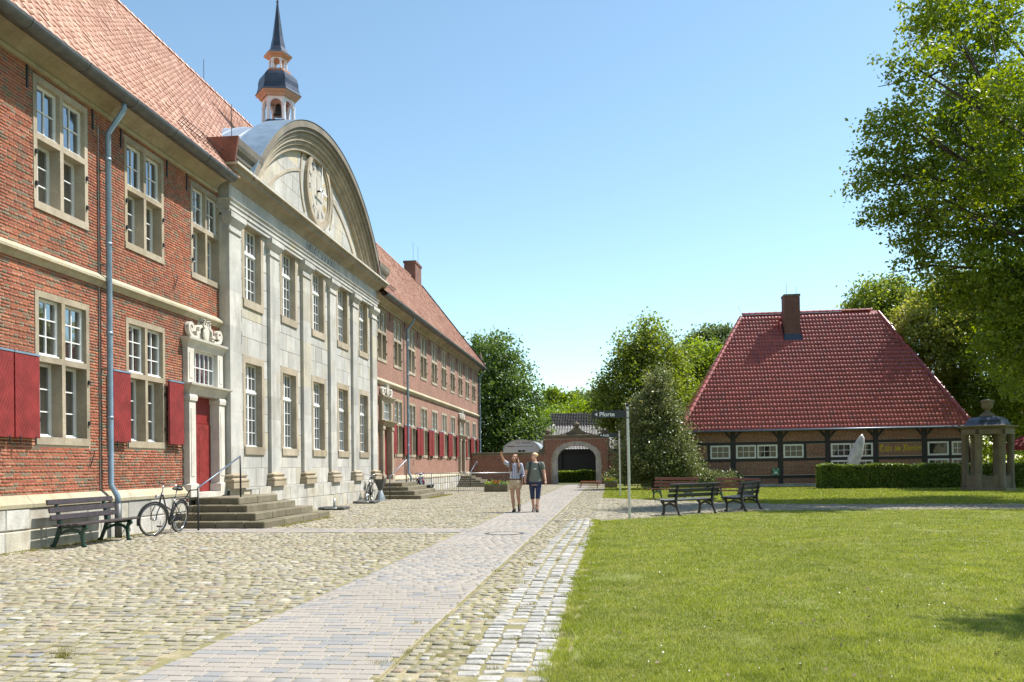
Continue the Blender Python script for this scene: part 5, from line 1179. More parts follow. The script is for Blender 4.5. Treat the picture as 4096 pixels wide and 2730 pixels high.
# stone planters with flowers
M['geranium'] = simple('red_petals', (0.60, 0.012, 0.015), 0.5, 0.2, 30); M['lobelia'] = simple('violet_petals', (0.30, 0.28, 0.62), 0.5, 0.25, 30)
def leaf_cloud(name, P, size, mat, parent=None, world=True, up=.5, asp=.6, jit=.35, rn=None):
    n = len(P); N = rng.normal(0, 1, (n, 3)); N[:, 2] += up; N /= np.linalg.norm(N, axis=1)[:, None]; R = rng.normal(0, 1, (n, 3)); U = np.cross(N, R); U /= np.linalg.norm(U, axis=1)[:, None]; W = np.cross(N, U)
    s = size*(1+rng.uniform(-jit, jit, n)); A = np.stack((U*(s*asp)[:, None], W*s[:, None], N*s[:, None]), 2)
    tm = ([(0, -.5, 0), (.5, -.05, .07), (0, .5, -.04), (-.5, -.05, .07)], [(0, 1, 2), (0, 2, 3)])
    return stamp(name, tm, A, np.asarray(P), mat, parent, rnd=rng.random(n) if rn is None else rn, world=world)
def planter(x, y, w, label):
    t = thing('stone_planter', label, 'planter', (x, y, 0)); m = MB(); m.cbox(-w/2, w/2, -.25, .25, 0, .38, .03); m.build('trough', M['step'], t)
    MB().box(-w/2+.05, w/2-.05, -.2, .2, .36, .39).build('soil', M['bark'], t)
    P = np.stack((rng.uniform(-w/2, w/2, 700), rng.uniform(-.24, .24, 700), .38+np.abs(rng.normal(0, .09, 700))), 1); leaf_cloud('foliage', P, .07, M['leaf_bright'], t, False)
    nh = int(6*w)
    for nm, mt, xs in (('red_blossoms', 'geranium', (-.3, .12)), ('violet_blossoms', 'lobelia', (.05, .45))):
        Q = []
        for _ in range(nh):
            c0 = np.array((random.uniform(xs[0], xs[1])*w, random.uniform(-.2, .1), .52 if mt == 'geranium' else .42)); Q.append(c0+rng.normal(0, .035, (26, 3)))
        leaf_cloud(nm, np.concatenate(Q), .05, M[mt], t, False)['kind'] = 'stuff'
planter(-6.05, 45.3, 1.25, 'long mossy stone trough of red and violet flowers before the metal railing'); planter(-.05, 51.6, .75, 'small stone trough of flowers beside the stacked red benches')

# stacked red bench slats by the gate
pk = thing('bench_stack', 'low stack of folded red wooden benches lying near gateway', 'bench stack', (-1.35, 52.0, 0))
M['slat_red'] = simple('red_brown_plank', (0.34, 0.10, 0.045), 0.5, 0.25, 6)
for k in range(4):
    for j in range(3): MB().cbox(-.68+k*.06, .62+k*.04, -.30+j*.2-.06*k, -.14+j*.2-.06*k, .12+k*.085, .145+k*.085, .004).build('plank', M['slat_red'], pk)
    MB().box(-.5, -.45, -.3, .28, .085+k*.085, .119+k*.085).build('batten', M['slat_red'], pk); MB().box(.45, .5, -.3, .28, .085+k*.085, .119+k*.085).build('batten', M['slat_red'], pk)
for xx in (-.55, .5): MB().tube([(xx, -.28, 0), (xx, -.28, .1), (xx, .25, .1), (xx, .25, 0)], .018, 6).build('foot', M['iron'], pk)

# parasol bases
def parasol_base(x, y, rz, label):
    t = thing('umbrella_weight', label, 'parasol weight', (x, y, 0), rz); MB().cbox(-.42, .42, -.42, .42, .02, .10, .012).build('slab', M['zinc_dark'], t)
    MB().tube([(0, 0, .1), (0, 0, .36)], .035, 10).build('socket', M['steel'], t, True); MB().tube([(-.2, -.43, .07), (-.2, -.46, .07), (.2, -.46, .07), (.2, -.43, .07)], .012, 6).build('handle', M['steel'], t, True)
parasol_base(-9.0, 27.4, .06, 'flat grey parasol base on cobbles below the stone frontispiece'); parasol_base(-9.25, 32.0, .03, 'flat grey parasol base in front of the upright bicycle')
ob = thing('ash_stand', 'grey cone-footed stand with inverted pyramid top beside upright bicycle', 'ash stand', (-9.35, 34.35, 0))
MB().lathe([(.24, 0), (.24, .02), (.08, .42), (.06, .46)], 14).build('cone_foot', M['steel'], ob, True); MB().lathe([(.08, .40), (.30, .88), (.28, .88), (.06, .45)], 4, a0=PI/4).build('pyramid_bowl', M['zinc_dark'], ob)

# manhole cover
mh = thing('manhole_cover', 'round iron manhole cover set in the brick path', 'manhole cover', (-2.18, 17.5, 0))
MB().lathe([(.40, -.02), (.40, .018), (.36, .019), (.36, .014), (.33, .014)], 32).build('rim', M['iron'], mh); MB().lathe([(.325, -.02), (.325, .017), (.31, .018), (0.01, .018)], 32).build('lid', M['paver'], mh)
m = MB()
for i in range(24): tt = 2*PI*i/24; m.bar((.335*math.cos(tt), .335*math.sin(tt), .017), (.39*math.cos(tt), .39*math.sin(tt), .017), .03, .008)
m.build('rim_teeth', M['steel'], mh)

# stone well pavilion
pv = thing('well_pavilion', 'old sandstone well pavilion with domed lead roof and urn finial', 'pavilion', (17.8, 43.6, 0), rotz=math.radians(8)); pv.scale = (.93, .93, .97)
N6 = 6
def hx(r, k, z=0): t = PI/6+k*PI/3+.12; return Vector((r*math.cos(t), r*math.sin(t), z))
def hex6(prof, mat, name, n=6, a=PI/6+.12):
    m = MB(); m.lathe(prof, n, a0=a); return m.build(name, mat, pv)
M['old_stone'] = pieces('mossy_sandstone', [(0, (0.135, 0.11, 0.075)), (1, (0.19, 0.16, 0.11))], grain=16, gvar=0.4, blotch=(1.8, 0.5), stain=((0.09, 0.085, 0.05), (2, 2, 1), .85), bmp=.5)
hex6([(1.28, -.05), (1.28, .12), (1.2, .14)], M['old_stone'], 'base_step')
for k in range(6):
    p = hx(1.03, k); m = MB(); m.lathe([(.20, .12), (.20, .30), (.17, .34), (.165, 2.55), (.175, 2.57), (.175, 2.62), (.20, 2.66), (.21, 2.74)], 10, (p.x, p.y, 0)); m.build('column', M['old_stone'], pv, True, auto=50)
    a, c = hx(1.03, k), hx(1.03, k+1); d = (c-a).normalized(); m = MB(); V = []; N = 12
    for i in range(N):
        u0, u1 = i/N, (i+1)/N; z0, z1 = .92-.22*math.sin(PI*u0), .92-.22*math.sin(PI*u1); nn = Vector((d.y, -d.x, 0))*.07; b0, b1 = a.lerp(c, u0), a.lerp(c, u1)
        m.add([b0-nn+Vector((0, 0, .1)), b1-nn+Vector((0, 0, .1)), b1-nn+Vector((0, 0, z1)), b0-nn+Vector((0, 0, z0)), b0+nn+Vector((0, 0, .1)), b1+nn+Vector((0, 0, .1)), b1+nn+Vector((0, 0, z1)), b0+nn+Vector((0, 0, z0))], [(0, 1, 2, 3), (7, 6, 5, 4), (3, 2, 6, 7)])
    m.build('parapet', M['old_stone'], pv)
m = MB(); 
for k in range(6):
    a, c = hx(1.06, k), hx(1.06, k+1); m.bar(a+Vector((0, 0, 2.86)), c+Vector((0, 0, 2.86)), .34, .26)
m.build('entablature', M['old_stone'], pv)
hex6([(1.16, 2.98), (1.22, 3.04), (1.40, 3.10), (1.42, 3.15), (1.2, 3.17)], M['old_stone'], 'cornice')
hex6([(1.20, 3.16), (1.08, 3.21), (1.0, 3.30), (.92, 3.44), (.78, 3.56), (.60, 3.61), (.3, 3.63)], M['lead'], 'dome')
m = MB(); m.lathe([(.36, 3.60), (.36, 3.70), (.30, 3.76), (.18, 3.80), (.12, 3.86), (.12, 3.95), (.22, 4.02), (.27, 4.12), (.28, 4.30), (.34, 4.34), (.34, 4.40), (.20, 4.44), (.05, 4.48)], 18); m.build('urn', M['old_stone'], pv, True, auto=50)

# standing white sculpture behind the hedge
sc = thing('stone_sculpture', 'leaning white marble sculpture rising behind the clipped hedge', 'sculpture', (13.3, 49.9, 0))
M['marble'] = simple('veined_marble', (0.56, 0.50, 0.50), 0.35, 0.3, 3.5, bmp=.3)
m = MB(); path_ = [(-.28, 0, 0), (-.20, 0, .5), (-.10, 0, 1.0), (.02, 0, 1.5), (.20, 0, 2.0), (.40, 0, 2.5), (.50, 0, 2.72), (.56, 0, 2.84)]; rad = [.24, .26, .28, .31, .31, .21, .13, .06]; V = []; F = []; n = 14
for (p, r) in zip(path_, rad):
    for k in range(n):
        t = 2*PI*k/n; rr = r*(1+.08*math.sin(3*t+p[2]*4)); V.append((p[0]+rr*math.cos(t), p[1]+rr*.55*math.sin(t), p[2]+.12*math.cos(t)*(-1)))
for i in range(len(path_)-1):
    for k in range(n): F.append((i*n+k, i*n+(k+1) % n, (i+1)*n+(k+1) % n, (i+1)*n+k))
F += [tuple(range(n-1, -1, -1)), tuple(range((len(path_)-1)*n, len(path_)*n))]; m.add(V, F); m.build('shaft', M['marble'], sc, True); MB().cbox(-.5, .5, -.4, .4, -.02, .12, .02).build('foot_slab', M['plinth'], sc)

# red parasols of the cafe terrace
M['red_cloth'] = simple('red_parasol_cloth', (0.22, 0.018, 0.02), 0.7, 0.1, 3)
def parasol(x, y, r, h, label):
    t = thing('parasol', label, 'parasol', (x, y, 0)); m = MB(); m.lathe([(r, h), (r*.98, h+.02), (.06, h+.75)], 8); m.build('canopy', M['red_cloth'], t)
    m = MB(); m.lathe([(r*1.0, h-.22), (r*1.0, h)], 8); o = m.build('valance', M['red_cloth'], t); MB().tube([(0, 0, 0), (0, 0, h+.8)], .03, 8).build('pole', M['wood_weathered'], t)
    for k in range(8): tt = 2*PI*k/8; MB().tube([(0, 0, h+.70), (r*math.cos(tt)*.98, r*math.sin(tt)*.98, h)], .012, 4).build('rib', M['wood_weathered'], t)
parasol(23.1, 51.0, 1.7, 2.2, 'red terrace parasol beyond the well pavilion'); 

# dark litter bin by the garden wall
lb = thing('litter_bin', 'dark square litter bin against the brick garden wall', 'bin', (-6.15, 61.4, 0))
MB().cbox(-.3, .3, -.25, .25, 0, 1.15, .02).build('bin_body', M['iron'], lb); MB().cbox(-.33, .33, -.28, .28, 1.15, 1.22, .015).build('bin_lid', M['iron'], lb)

# ================================================================== bicycles
def wheel(parent, c, steer, name='wheel'):
    R = .345; m = MB(); ca, sa = math.cos(steer), math.sin(steer)
    f = lambda t, r, o=0: Vector((c[0]+r*math.cos(t)*ca-o*sa, c[1]+r*math.cos(t)*sa+o*ca, c[2]+r*math.sin(t)))
    m.tube([f(2*PI*i/40, R-.018) for i in range(40)], .019, 8, True); w = m.build(name, M['rubber'], parent, True)
    MB().tube([f(2*PI*i/40, R-.045) for i in range(40)], .011, 6, True).build('rim', M['chrome'], w, True)
    m = MB()
    for i in range(28): t = 2*PI*i/28; m.tube([f(t+(.25 if i % 2 else -.25), .02, .025*(1 if i % 4 < 2 else -1)), f(t, R-.05)], .0016, 3, caps=False)
    m.build('spokes', M['chrome'], w); MB().tube([f(0, 0, -.05), f(0, 0, .05)], .022, 10).build('hub', M['chrome'], w, True)
    m = MB(); m.tube([f(t, R+.022) for t in [math.radians(-20+200*i/18) for i in range(19)]], .02, 6, flat=(.35, 1.2)); m.build('mudguard', M['black_paint'], parent, True)
M['rubber'] = simple('tyre_rubber', (.022, .022, .022), .75, .2, 10); M['chrome'] = simple('chrome', (.62, .62, .62), .18, .1, 10, metal=1.0); M['bike_frame'] = simple('black_lacquer', (.015, .017, .02), .2, .1, 5, coat=.5)
def bicycle(name, label, loc, rz, lean, steer, grips='black_paint'):
    """local: front towards +x, wheels at x=+-.55"""
    t = thing(name, label, 'bicycle', loc, rot=(lean, 0, rz)); fr = (.55, 0, .345); rr = (-.55, 0, .345)
    bb = (-.10, 0, .29); hd0, hd1 = (.36, 0, .72), (.31, 0, .90); st = (-.27, 0, .80)
    m = MB(); m.tube([hd0, (.30, 0, .64), bb], .019, 8); m.tube([hd1, (.1, 0, .60), (-.16, 0, .50)], .016, 8); m.tube([bb, st], .017, 8); m.tube([hd0, hd1], .02, 8)
    for e in (-1, 1): m.tube([bb, (rr[0], e*.06, rr[2])], .010, 6); m.tube([(-.24, 0, .70), (rr[0], e*.06, rr[2])], .009, 6)
    m.build('frame', M['bike_frame'], t, True)
    m = MB(); 
    for e in (-1, 1): m.tube([(.37, 0, .70), (.40, e*.055, .66), (fr[0]-.02, e*.06, .5), (fr[0], e*.06, fr[2])], .012, 6)
    m.build('fork', M['bike_frame'], t, True)
    wheel(t, fr, steer); wheel(t, rr, 0)
    m = MB(); ca, sa = math.cos(steer), math.sin(steer); hb = lambda x, y, z: (.30+x*ca-y*sa, x*sa+y*ca, z)
    m.tube([hb(0, 0, .88), hb(.0, 0, 1.03)], .014, 8); m.tube([hb(-.22, -.29, 1.06), hb(-.08, -.27, 1.09), hb(.03, -.14, 1.08), hb(.05, 0, 1.04), hb(.03, .14, 1.08), hb(-.08, .27, 1.09), hb(-.22, .29, 1.06)], .0115, 8); m.build('handlebar', M['chrome'], t, True)
    for e in (-1, 1): MB().tube([hb(-.24, e*.292, 1.055), hb(-.12, e*.278, 1.085)], .018, 8).build('grip', M[grips], t, True)
    m = MB(); m.ell(hb(.12, .0, .80), (.05, .05, .05), 10, 8); m.build('headlamp', M['chrome'], t, True)
    m = MB(); m.tube([st, (-.30, 0, .93)], .012, 8); m.build('seat_post', M['chrome'], t, True)
    m = MB(); m.ell((-.37, 0, .965), (.11, .095, .045), 14, 8); m.ell((-.24, 0, .97), (.13, .045, .035), 12, 8); m.build('saddle', M['black_paint'], t, True)
    m = MB(); 
    for e in (-1, 1): m.tube([(-.34, e*.06, .74), (-.80, e*.065, .73)], .006, 5); m.tube([(-.74, e*.065, .73), (rr[0]-.01, e*.075, rr[2])], .005, 5)
    for x in (-.45, -.58, -.70, -.80): m.tube([(x, -.065, .735), (x, .065, .735)], .005, 5)
    m.build('rack', M['iron'], t, True)
    m = MB(); m.tube([(bb[0]+.0, .03, bb[2]), (bb[0], .04, bb[2])], .10, 18); m.build('chainring', M['iron'], t); m = MB(); m.bar((bb[0]+.08, .05, bb[2]+.02), (rr[0], .05, rr[2]+.01), .03, .13); m.build('chain_guard', M['bike_frame'], t)
    for e, s2 in ((-1, 1), (1, -1)):
        m = MB(); q = (bb[0]+s2*.10, e*.10, bb[2]-s2*.14); m.tube([(bb[0], e*.07, bb[2]), q], .010, 6); m.build('crank', M['chrome'], t, True); MB().box(q[0]-.045, q[0]+.045, q[1]+min(0, e*.09), q[1]+max(0, e*.09), q[2]-.012, q[2]+.012).build('pedal', M['black_paint'], t)
    m = MB(); m.tube([(bb[0]-.07, .05, bb[2]), (bb[0]-.14, .20, -.0+math.sin(lean)*-.20+.005)], .009, 6); m.build('kickstand', M['chrome'], t, True)
    MB().cbox(-.83, -.805, -.03, .03, .66, .72, .005).build('rear_reflector', M['red'], t)
    return t
bicycle('bicycle', 'black city bicycle leaning on its stand beside bench and first steps', (-9.43, 17.42, 0), -PI/2, math.radians(-7), math.radians(-24))
bicycle('bicycle', 'dark bicycle parked upright behind the parasol base at frontispiece end', (-9.62, 33.7, 0), -PI/2+.16, math.radians(-3), math.radians(12))
# a small red bicycle behind the far steps
bk = bicycle('bicycle', 'small bicycle with red bags half hidden behind far wing steps', (-9.75, 43.0, 0), -PI/2, math.radians(-3), math.radians(5))
for q_ in (-.12, .12): MB().ell((-.55, q_, .62), (.16, .07, .14), 10, 8).build('red_pannier', M['red'], bk, True)
# ================================================================== people
def rings(mb, R, n=18):
    V = []; F = []
    for (z, cx, cy, rx, ry) in R:
        for k in range(n): t = 2*PI*k/n; V.append((cx+rx*math.cos(t), cy+ry*math.sin(t), z))
    for i in range(len(R)-1):
        for k in range(n): F.append((i*n+k, i*n+(k+1) % n, (i+1)*n+(k+1) % n, (i+1)*n+k))
    F += [tuple(range(n-1, -1, -1)), tuple(range((len(R)-1)*n, len(R)*n))]; mb.add(V, F)
def limb(mb, pts, rad, n=12):
    mb.tube(pts, rad, n)
    for p, r in ((pts[0], rad[0]), (pts[-1], rad[-1])): mb.ell(p, (r, r, r), 10, 7)
    for p, r in zip(pts[1:-1], rad[1:-1]): mb.ell(p, (r*.99, r*.99, r*.99), 10, 7)
def skinned(mb, name, mat, parent, vox=.010, sm=4):
    o = mb.build(name, mat, parent, True); m = o.modifiers.new('remesh', 'REMESH'); m.mode = 'VOXEL'; m.voxel_size = vox; m.use_smooth_shade = True
    s = o.modifiers.new('smooth', 'SMOOTH'); s.factor = .5; s.iterations = sm; return o
def hand(mb, wrist, d, side, palm_n, curl=.35, point=False):
    """palm and five bent fingers; d = direction of the hand, side = towards the thumb, palm_n = palm side"""
    d, side, pn = Vector(d).normalized(), Vector(side).normalized(), Vector(palm_n).normalized(); w = Vector(wrist)
    mb.tube([w, w+d*.045, w+d*.085], [.024, .036, .034], 10, flat=(1, .55)); mb.ell(w+d*.05, (.032, .032, .032), 10, 7)
    for i, l in enumerate((.062, .070, .066, .052)):
        b = w+d*.078+side*(.027-.018*i); c = curl if not (point and i == 0) else .02
        if point and i > 0: c = 1.2
        p = [b-d*.02]; dd = d.copy()
        for j in range(3): p.append(p[-1]+dd*(l*(.5 if j == 0 else .32))); dd = (dd+pn*c).normalized()
        mb.tube(p, [.0095, .0095, .0085, .007], 8); mb.ell(p[-1], (.0075,)*3, 8, 6)
    b = w+d*.025+side*.030; mb.tube([b-side*.015, b+side*.018+d*.022, b+side*.022+d*.05+pn*.012], [.013, .0115, .009], 8); mb.ell(b+side*.022+d*.05+pn*.012, (.009,)*3, 8, 6)
def head(mb, c, yaw, pitch, s=1.0):
    Mx = Matrix.Rotation(yaw, 3, 'Z') @ Matrix.Rotation(pitch, 3, 'X')
    L = lambda x, y, z: Vector(c)+Mx @ Vector((x*s, y*s, z*s))
    mb.ell(L(0, .012, .03), (.074*s, .092*s, .085*s), 16, 12, rot=Mx); mb.ell(L(0, -.022, -.045), (.055*s, .062*s, .068*s), 14, 10, rot=Mx); mb.ell(L(0, -.062, -.088), (.024*s, .022*s, .02*s), 10, 8, rot=Mx)
    mb.tube([L(0, -.080, .015), L(0, -.098, -.022), L(0, -.084, -.036)], [.008*s, .014*s, .008*s], 8)
    for e in (-1, 1): mb.ell(L(e*.075, .012, -.012), (.010*s, .02*s, .03*s), 8, 6, rot=Mx); mb.ell(L(e*.036, -.066, -.028), (.022*s,)*3, 8, 6)
    return L, Mx
def face(parent, L, Mx, lip):
    for e in (-1, 1): MB().ell(L(e*.030, -.083, .008), (.011, .006, .006), 8, 6, rot=Mx).build('eye', M['eye'], parent, True); MB().tube([L(e*.014, -.088, .026), L(e*.032, -.087, .031), L(e*.048, -.076, .025)], .0035, 5).build('eyebrow', M['brow'], parent)
    m = MB(); m.tube([L(-.024, -.078, -.052), L(0, -.086, -.057), L(.024, -.078, -.052)], [.003, .0065, .003], 6); m.build('mouth', M[lip], parent)
M['skin'] = simple('skin', (.62, .36, .26), .5, .08, 6); M['skin_tan'] = simple('tanned_skin', (.48, .25, .16), .5, .08, 6)
M['eye'] = simple('eye', (.03, .025, .02), .2, .1); M['brow'] = simple('brow', (.10, .06, .035), .7, .1); M['lips'] = simple('lips', (.50, .17, .15), .4, .1)
M['hair_brown'] = simple('long_brown_hair', (.15, .070, .032), .45, .4, 26); M['hair_blond'] = simple('blond_hair', (.58, .40, .20), .45, .3, 26)
M['khaki'] = simple('khaki_cloth', (.50, .38, .26), .85, .12, 10, bmp=.3); M['navy'] = simple('navy_denim', (.020, .028, .075), .75, .3, 14, bmp=.3); M['tee'] = simple('grey_green_jersey', (.15, .165, .14), .85, .12, 9, bmp=.2)
M['boot'] = simple('brown_boot_leather', (.035, .022, .014), .6, .3, 14); M['belt'] = simple('belt_leather', (.10, .045, .022), .5, .2, 10); M['pack'] = simple('dark_teal_nylon', (.018, .030, .036), .6, .2, 10)
def plaid():
    m, t, p = nmat('plaid_cotton'); co = coords(t); sep = t.nodes.new('ShaderNodeSeparateXYZ'); lnk(t, co, sep.inputs[0])
    def band(sock, freq, ph):
        a = t.nodes.new('ShaderNodeMath'); a.operation = 'MULTIPLY_ADD'; lnk(t, sock, a.inputs[0]); a.inputs[1].default_value = freq; a.inputs[2].default_value = ph
        f = t.nodes.new('ShaderNodeMath'); f.operation = 'FRACT'; lnk(t, a.outputs[0], f.inputs[0]); return ramp(t, f.outputs[0], [(0, (1, 1, 1)), (.30, (1, 1, 1)), (.34, (0, 0, 0)), (.62, (0, 0, 0)), (.66, (.6,)*3), (.74, (.6,)*3), (.78, (0, 0, 0))], 'LINEAR')
    ax = t.nodes.new('ShaderNodeMath'); ax.operation = 'ADD'; lnk(t, sep.outputs[0], ax.inputs[0]); lnk(t, sep.outputs[1], ax.inputs[1])
    c = mix(t, band(ax.outputs[0], 17, .1), (.70, .70, .74), (.13, .14, .30)); c = mix(t, band(sep.outputs[2], 17, .3), c, (.06, .07, .20), 'MULTIPLY') if False else mix(t, band(sep.outputs[2], 17, .3), c, mix(t, .55, c, (.04, .045, .16)))
    lnk(t, c, p.inputs['Base Color']); p.inputs['Roughness'].default_value = .85; return m
M['plaid'] = plaid()
def shoe(parent, c, yaw, pitch, top, mat='boot'):
    Mx = Matrix.Translation(c) @ Matrix.Rotation(yaw, 4, 'Z') @ Matrix.Rotation(pitch, 4, 'X'); L = lambda x, y, z: Mx @ Vector((x, y, z)); m = MB()
    m.tube([L(0, .08, .045), L(0, .02, .055), L(0, -.08, .045), L(0, -.145, .035)], [.042, .05, .046, .034], 12); m.ell(L(0, -.15, .033), (.036, .036, .03), 10, 8); m.ell(L(0, .085, .045), (.042, .042, .045), 10, 8)
    m.tube([L(0, .055, .05), L(0, .05, top)], [.05, .048], 12); o = skinned(m, 'boot', M[mat], parent, .010, 2)
    m = MB(); m.tube([L(0, .10, .010), L(0, 0, .010), L(0, -.16, .012)], [.045, .046, .036], 12, flat=(1, .32)); m.build('sole', M['black_paint'], o, True)
    m = MB()
    for k in range(4): m.tube([L(-.02, -.03-.0+k*.022, .10-k*.0+.012*k), L(.02, -.03+k*.022, .10+.012*k)], .004, 5)
    m.build('laces', M['khaki'], o)
# --- woman pointing
w1 = thing('person', 'person in plaid shirt and khaki shorts walking with raised pointing arm', 'person', (-2.86, 25.6, 0), 0)
m = MB(); HC = (-.01, -.02, 1.615)
rings(m, [(.78, .0, .0, .155, .115), (.88, 0, 0, .175, .125), (.98, 0, 0, .155, .11), (1.08, 0, 0, .132, .095), (1.2, 0, 0, .145, .105), (1.32, .01, 0, .165, .105), (1.40, .01, .0, .16, .085), (1.455, .005, .0, .085, .06)])
limb(m, [(.005, .005, 1.43), (-.005, -.005, 1.54)], [.052, .048]); L1, X1 = head(m, HC, math.radians(-28), math.radians(-14), .97)
limb(m, [(-.165, .0, 1.405), (-.30, -.12, 1.50), (-.37, -.24, 1.70)], [.052, .040, .026]); hand(m, (-.37, -.24, 1.70), (-.12, -.45, .88), (.9, -.1, .1), (0, -1, -.3), .3, True)
limb(m, [(.185, .0, 1.40), (.235, .03, 1.12), (.225, -.06, .90)], [.050, .039, .026]); hand(m, (.225, -.06, .90), (0, -.12, -1), (-.2, -1, 0), (-1, 0, 0), .35)
limb(m, [(-.085, .0, .86), (-.075, -.04, .48), (-.04, -.06, .09)], [.088, .056, .036]); m.tube([(-.072, -.03, .46), (-.06, -.01, .34), (-.045, -.04, .16)], [.05, .058, .036], 12)
limb(m, [(.085, .0, .86), (.10, -.06, .47), (.095, .20, .20)], [.088, .056, .037]); m.tube([(.10, -.05, .46), (.10, .07, .37), (.096, .17, .23)], [.05, .056, .036], 12)
body = skinned(m, 'body', M['skin_tan'], w1, .009, 3); face(body, L1, X1, 'lips')
m = MB(); rings(m, [(.965, 0, 0, .172, .125), (1.08, 0, 0, .152, .112), (1.2, 0, 0, .162, .120), (1.32, .01, 0, .182, .118), (1.41, .01, 0, .172, .095), (1.45, .005, 0, .095, .072)])
limb(m, [(-.155, .0, 1.40), (-.225, -.06, 1.445), (-.285, -.105, 1.49)], [.070, .064, .060]); limb(m, [(.175, .0, 1.40), (.225, .02, 1.2), (.24, .02, 1.06)], [.066, .06, .056]); shirt = skinned(m, 'plaid_shirt', M['plaid'], w1, .010, 3)
m = MB(); m.tube([(.24, .02, 1.075), (.238, .0, 1.03)], [.062, .06], 12); m.tube([(-.275, -.10, 1.482), (-.30, -.118, 1.503)], [.066, .064], 12); m.build('rolled_cuff', M['plaid'], shirt, True)
m = MB(); 
for e in (-1, 1): m.prism([(e*.01, 1.40), (e*.07, 1.47), (e*.085, 1.43), (e*.03, 1.36)], lambda a, c, d: (a, d-.2*abs(a), c), -.098, -.088)
m.build('collar', M['plaid'], shirt)
m = MB(); rings(m, [(.80, 0, 0, .19, .135), (.88, 0, 0, .195, .145), (.99, 0, 0, .168, .122)]); m.tube([(-.09, 0, .86), (-.088, -.02, .70)], [.105, .098], 14); m.tube([(.09, 0, .86), (.098, -.025, .70)], [.105, .098], 14); sh_ = skinned(m, 'shorts', M['khaki'], w1, .010, 2)
m = MB(); rings(m, [(.965, 0, 0, .176, .13), (1.0, 0, 0, .174, .128)], 24); m.build('belt', M['belt'], w1, True)
m = MB(); m.ell(L1(0, .030, .045), (.083, .088, .082), 14, 10, rot=X1); m.tube([L1(0, .08, .02), (.02, .10, 1.48), (.03, .10, 1.30), (.03, .09, 1.18)], [.07, .085, .085, .05], 12, flat=(1, .6))
for e, q in ((-1, [(-.075, .0, 1.60), (-.105, -.05, 1.48), (-.115, -.105, 1.34), (-.11, -.11, 1.20)]), (1, [(.075, .02, 1.60), (.105, -.03, 1.48), (.12, -.095, 1.34), (.105, -.11, 1.16)])): m.tube(q, [.032, .046, .050, .026], 10, flat=(1, .8)); m.ell(q[0], (.03, .04, .05), 8, 6)
skinned(m, 'long_hair', M['hair_brown'], w1, .011, 3)
shoe(w1, (-.035, -.02, .0), math.radians(-5), 0, .115); shoe(w1, (.095, .20, .11), math.radians(5), math.radians(48), .11)
# --- woman with backpack
w2 = thing('person', 'person in grey t-shirt and navy cropped trousers walking with backpack', 'person', (-2.25, 25.5, 0), 0)
m = MB(); HC = (-.025, -.02, 1.655)
rings(m, [(.80, 0, 0, .165, .12), (.90, 0, 0, .18, .13), (1.0, 0, 0, .168, .12), (1.1, 0, 0, .15, .11), (1.22, 0, 0, .165, .118), (1.34, 0, 0, .185, .112), (1.43, 0, 0, .18, .09), (1.49, -.005, 0, .09, .065)])
limb(m, [(-.005, .005, 1.46), (-.015, -.005, 1.58)], [.056, .052]); L2, X2 = head(m, HC, math.radians(-38), math.radians(-2), 1.0)
limb(m, [(-.21, .0, 1.42), (-.275, .05, 1.14), (-.295, -.04, .96)], [.056, .044, .029]); hand(m, (-.295, -.04, .96), (0.02, -.15, -1), (.2, -1, 0), (1, 0, 0), .4)
limb(m, [(.215, .0, 1.42), (.265, .03, 1.14), (.31, -.05, .93)], [.056, .044, .029]); hand(m, (.31, -.05, .93), (.03, -.15, -1), (-.2, -1, 0), (-1, 0, 0), .4)
limb(m, [(-.09, .0, .86), (-.088, .03, .48), (-.07, .20, .10)], [.08, .055, .04]); limb(m, [(.09, .0, .86), (.08, -.09, .48), (.06, -.08, .09)], [.08, .056, .04]); m.tube([(.078, -.07, .45), (.07, -.05, .33), (.062, -.07, .18)], [.052, .057, .042], 12); m.tube([(-.086, .05, .45), (-.08, .13, .34), (-.072, .18, .18)], [.052, .057, .042], 12)
body = skinned(m, 'body', M['skin'], w2, .009, 3); face(body, L2, X2, 'lips')
m = MB(); rings(m, [(.90, 0, 0, .195, .145), (1.0, 0, 0, .182, .132), (1.1, 0, 0, .168, .125), (1.22, 0, 0, .182, .132), (1.34, 0, 0, .20, .126), (1.44, 0, 0, .195, .10), (1.475, -.003, 0, .12, .085)])
limb(m, [(-.20, 0, 1.42), (-.235, .02, 1.31)], [.074, .068]); limb(m, [(.205, 0, 1.42), (.235, .012, 1.31)], [.074, .068]); ts = skinned(m, 't_shirt', M['tee'], w2, .010, 3)
m = MB(); m.prism([(-.06, 1.265), (.055, 1.275), (.045, 1.31), (.0, 1.30), (-.02, 1.285)], lambda a, c, d: (a, d+.25*a*a, c), -.137, -.128); m.build('chest_print', M['letter'], ts)
m = MB(); rings(m, [(.82, 0, 0, .195, .138), (.93, 0, 0, .195, .14)]); m.tube([(-.095, 0, .86), (-.092, .02, .60), (-.085, .06, .40)], [.098, .076, .066], 14); m.tube([(.095, 0, .86), (.088, -.06, .60), (.078, -.10, .40)], [.098, .078, .068], 14); skinned(m, 'cropped_trousers', M['navy'], w2, .010, 3)
m = MB(); m.ell(L2(0, .028, .040), (.084, .090, .078), 14, 10, rot=X2); m.ell(L2(.02, .10, .045), (.04, .045, .045), 10, 8, rot=X2); skinned(m, 'blond_hair', M['hair_blond'], w2, .010, 3)
shoe(w2, (.06, -.045, 0), math.radians(6), math.radians(-4), .20); shoe(w2, (-.07, .21, .015), math.radians(-6), math.radians(14), .20)
m = MB(); m.tube([(.061, -.075, .19), (.062, -.075, .235)], [.052, .05], 12); m.tube([(-.071, .19, .19), (-.072, .185, .235)], [.052, .05], 12); m.build('socks', M['black_paint'], w2, True)
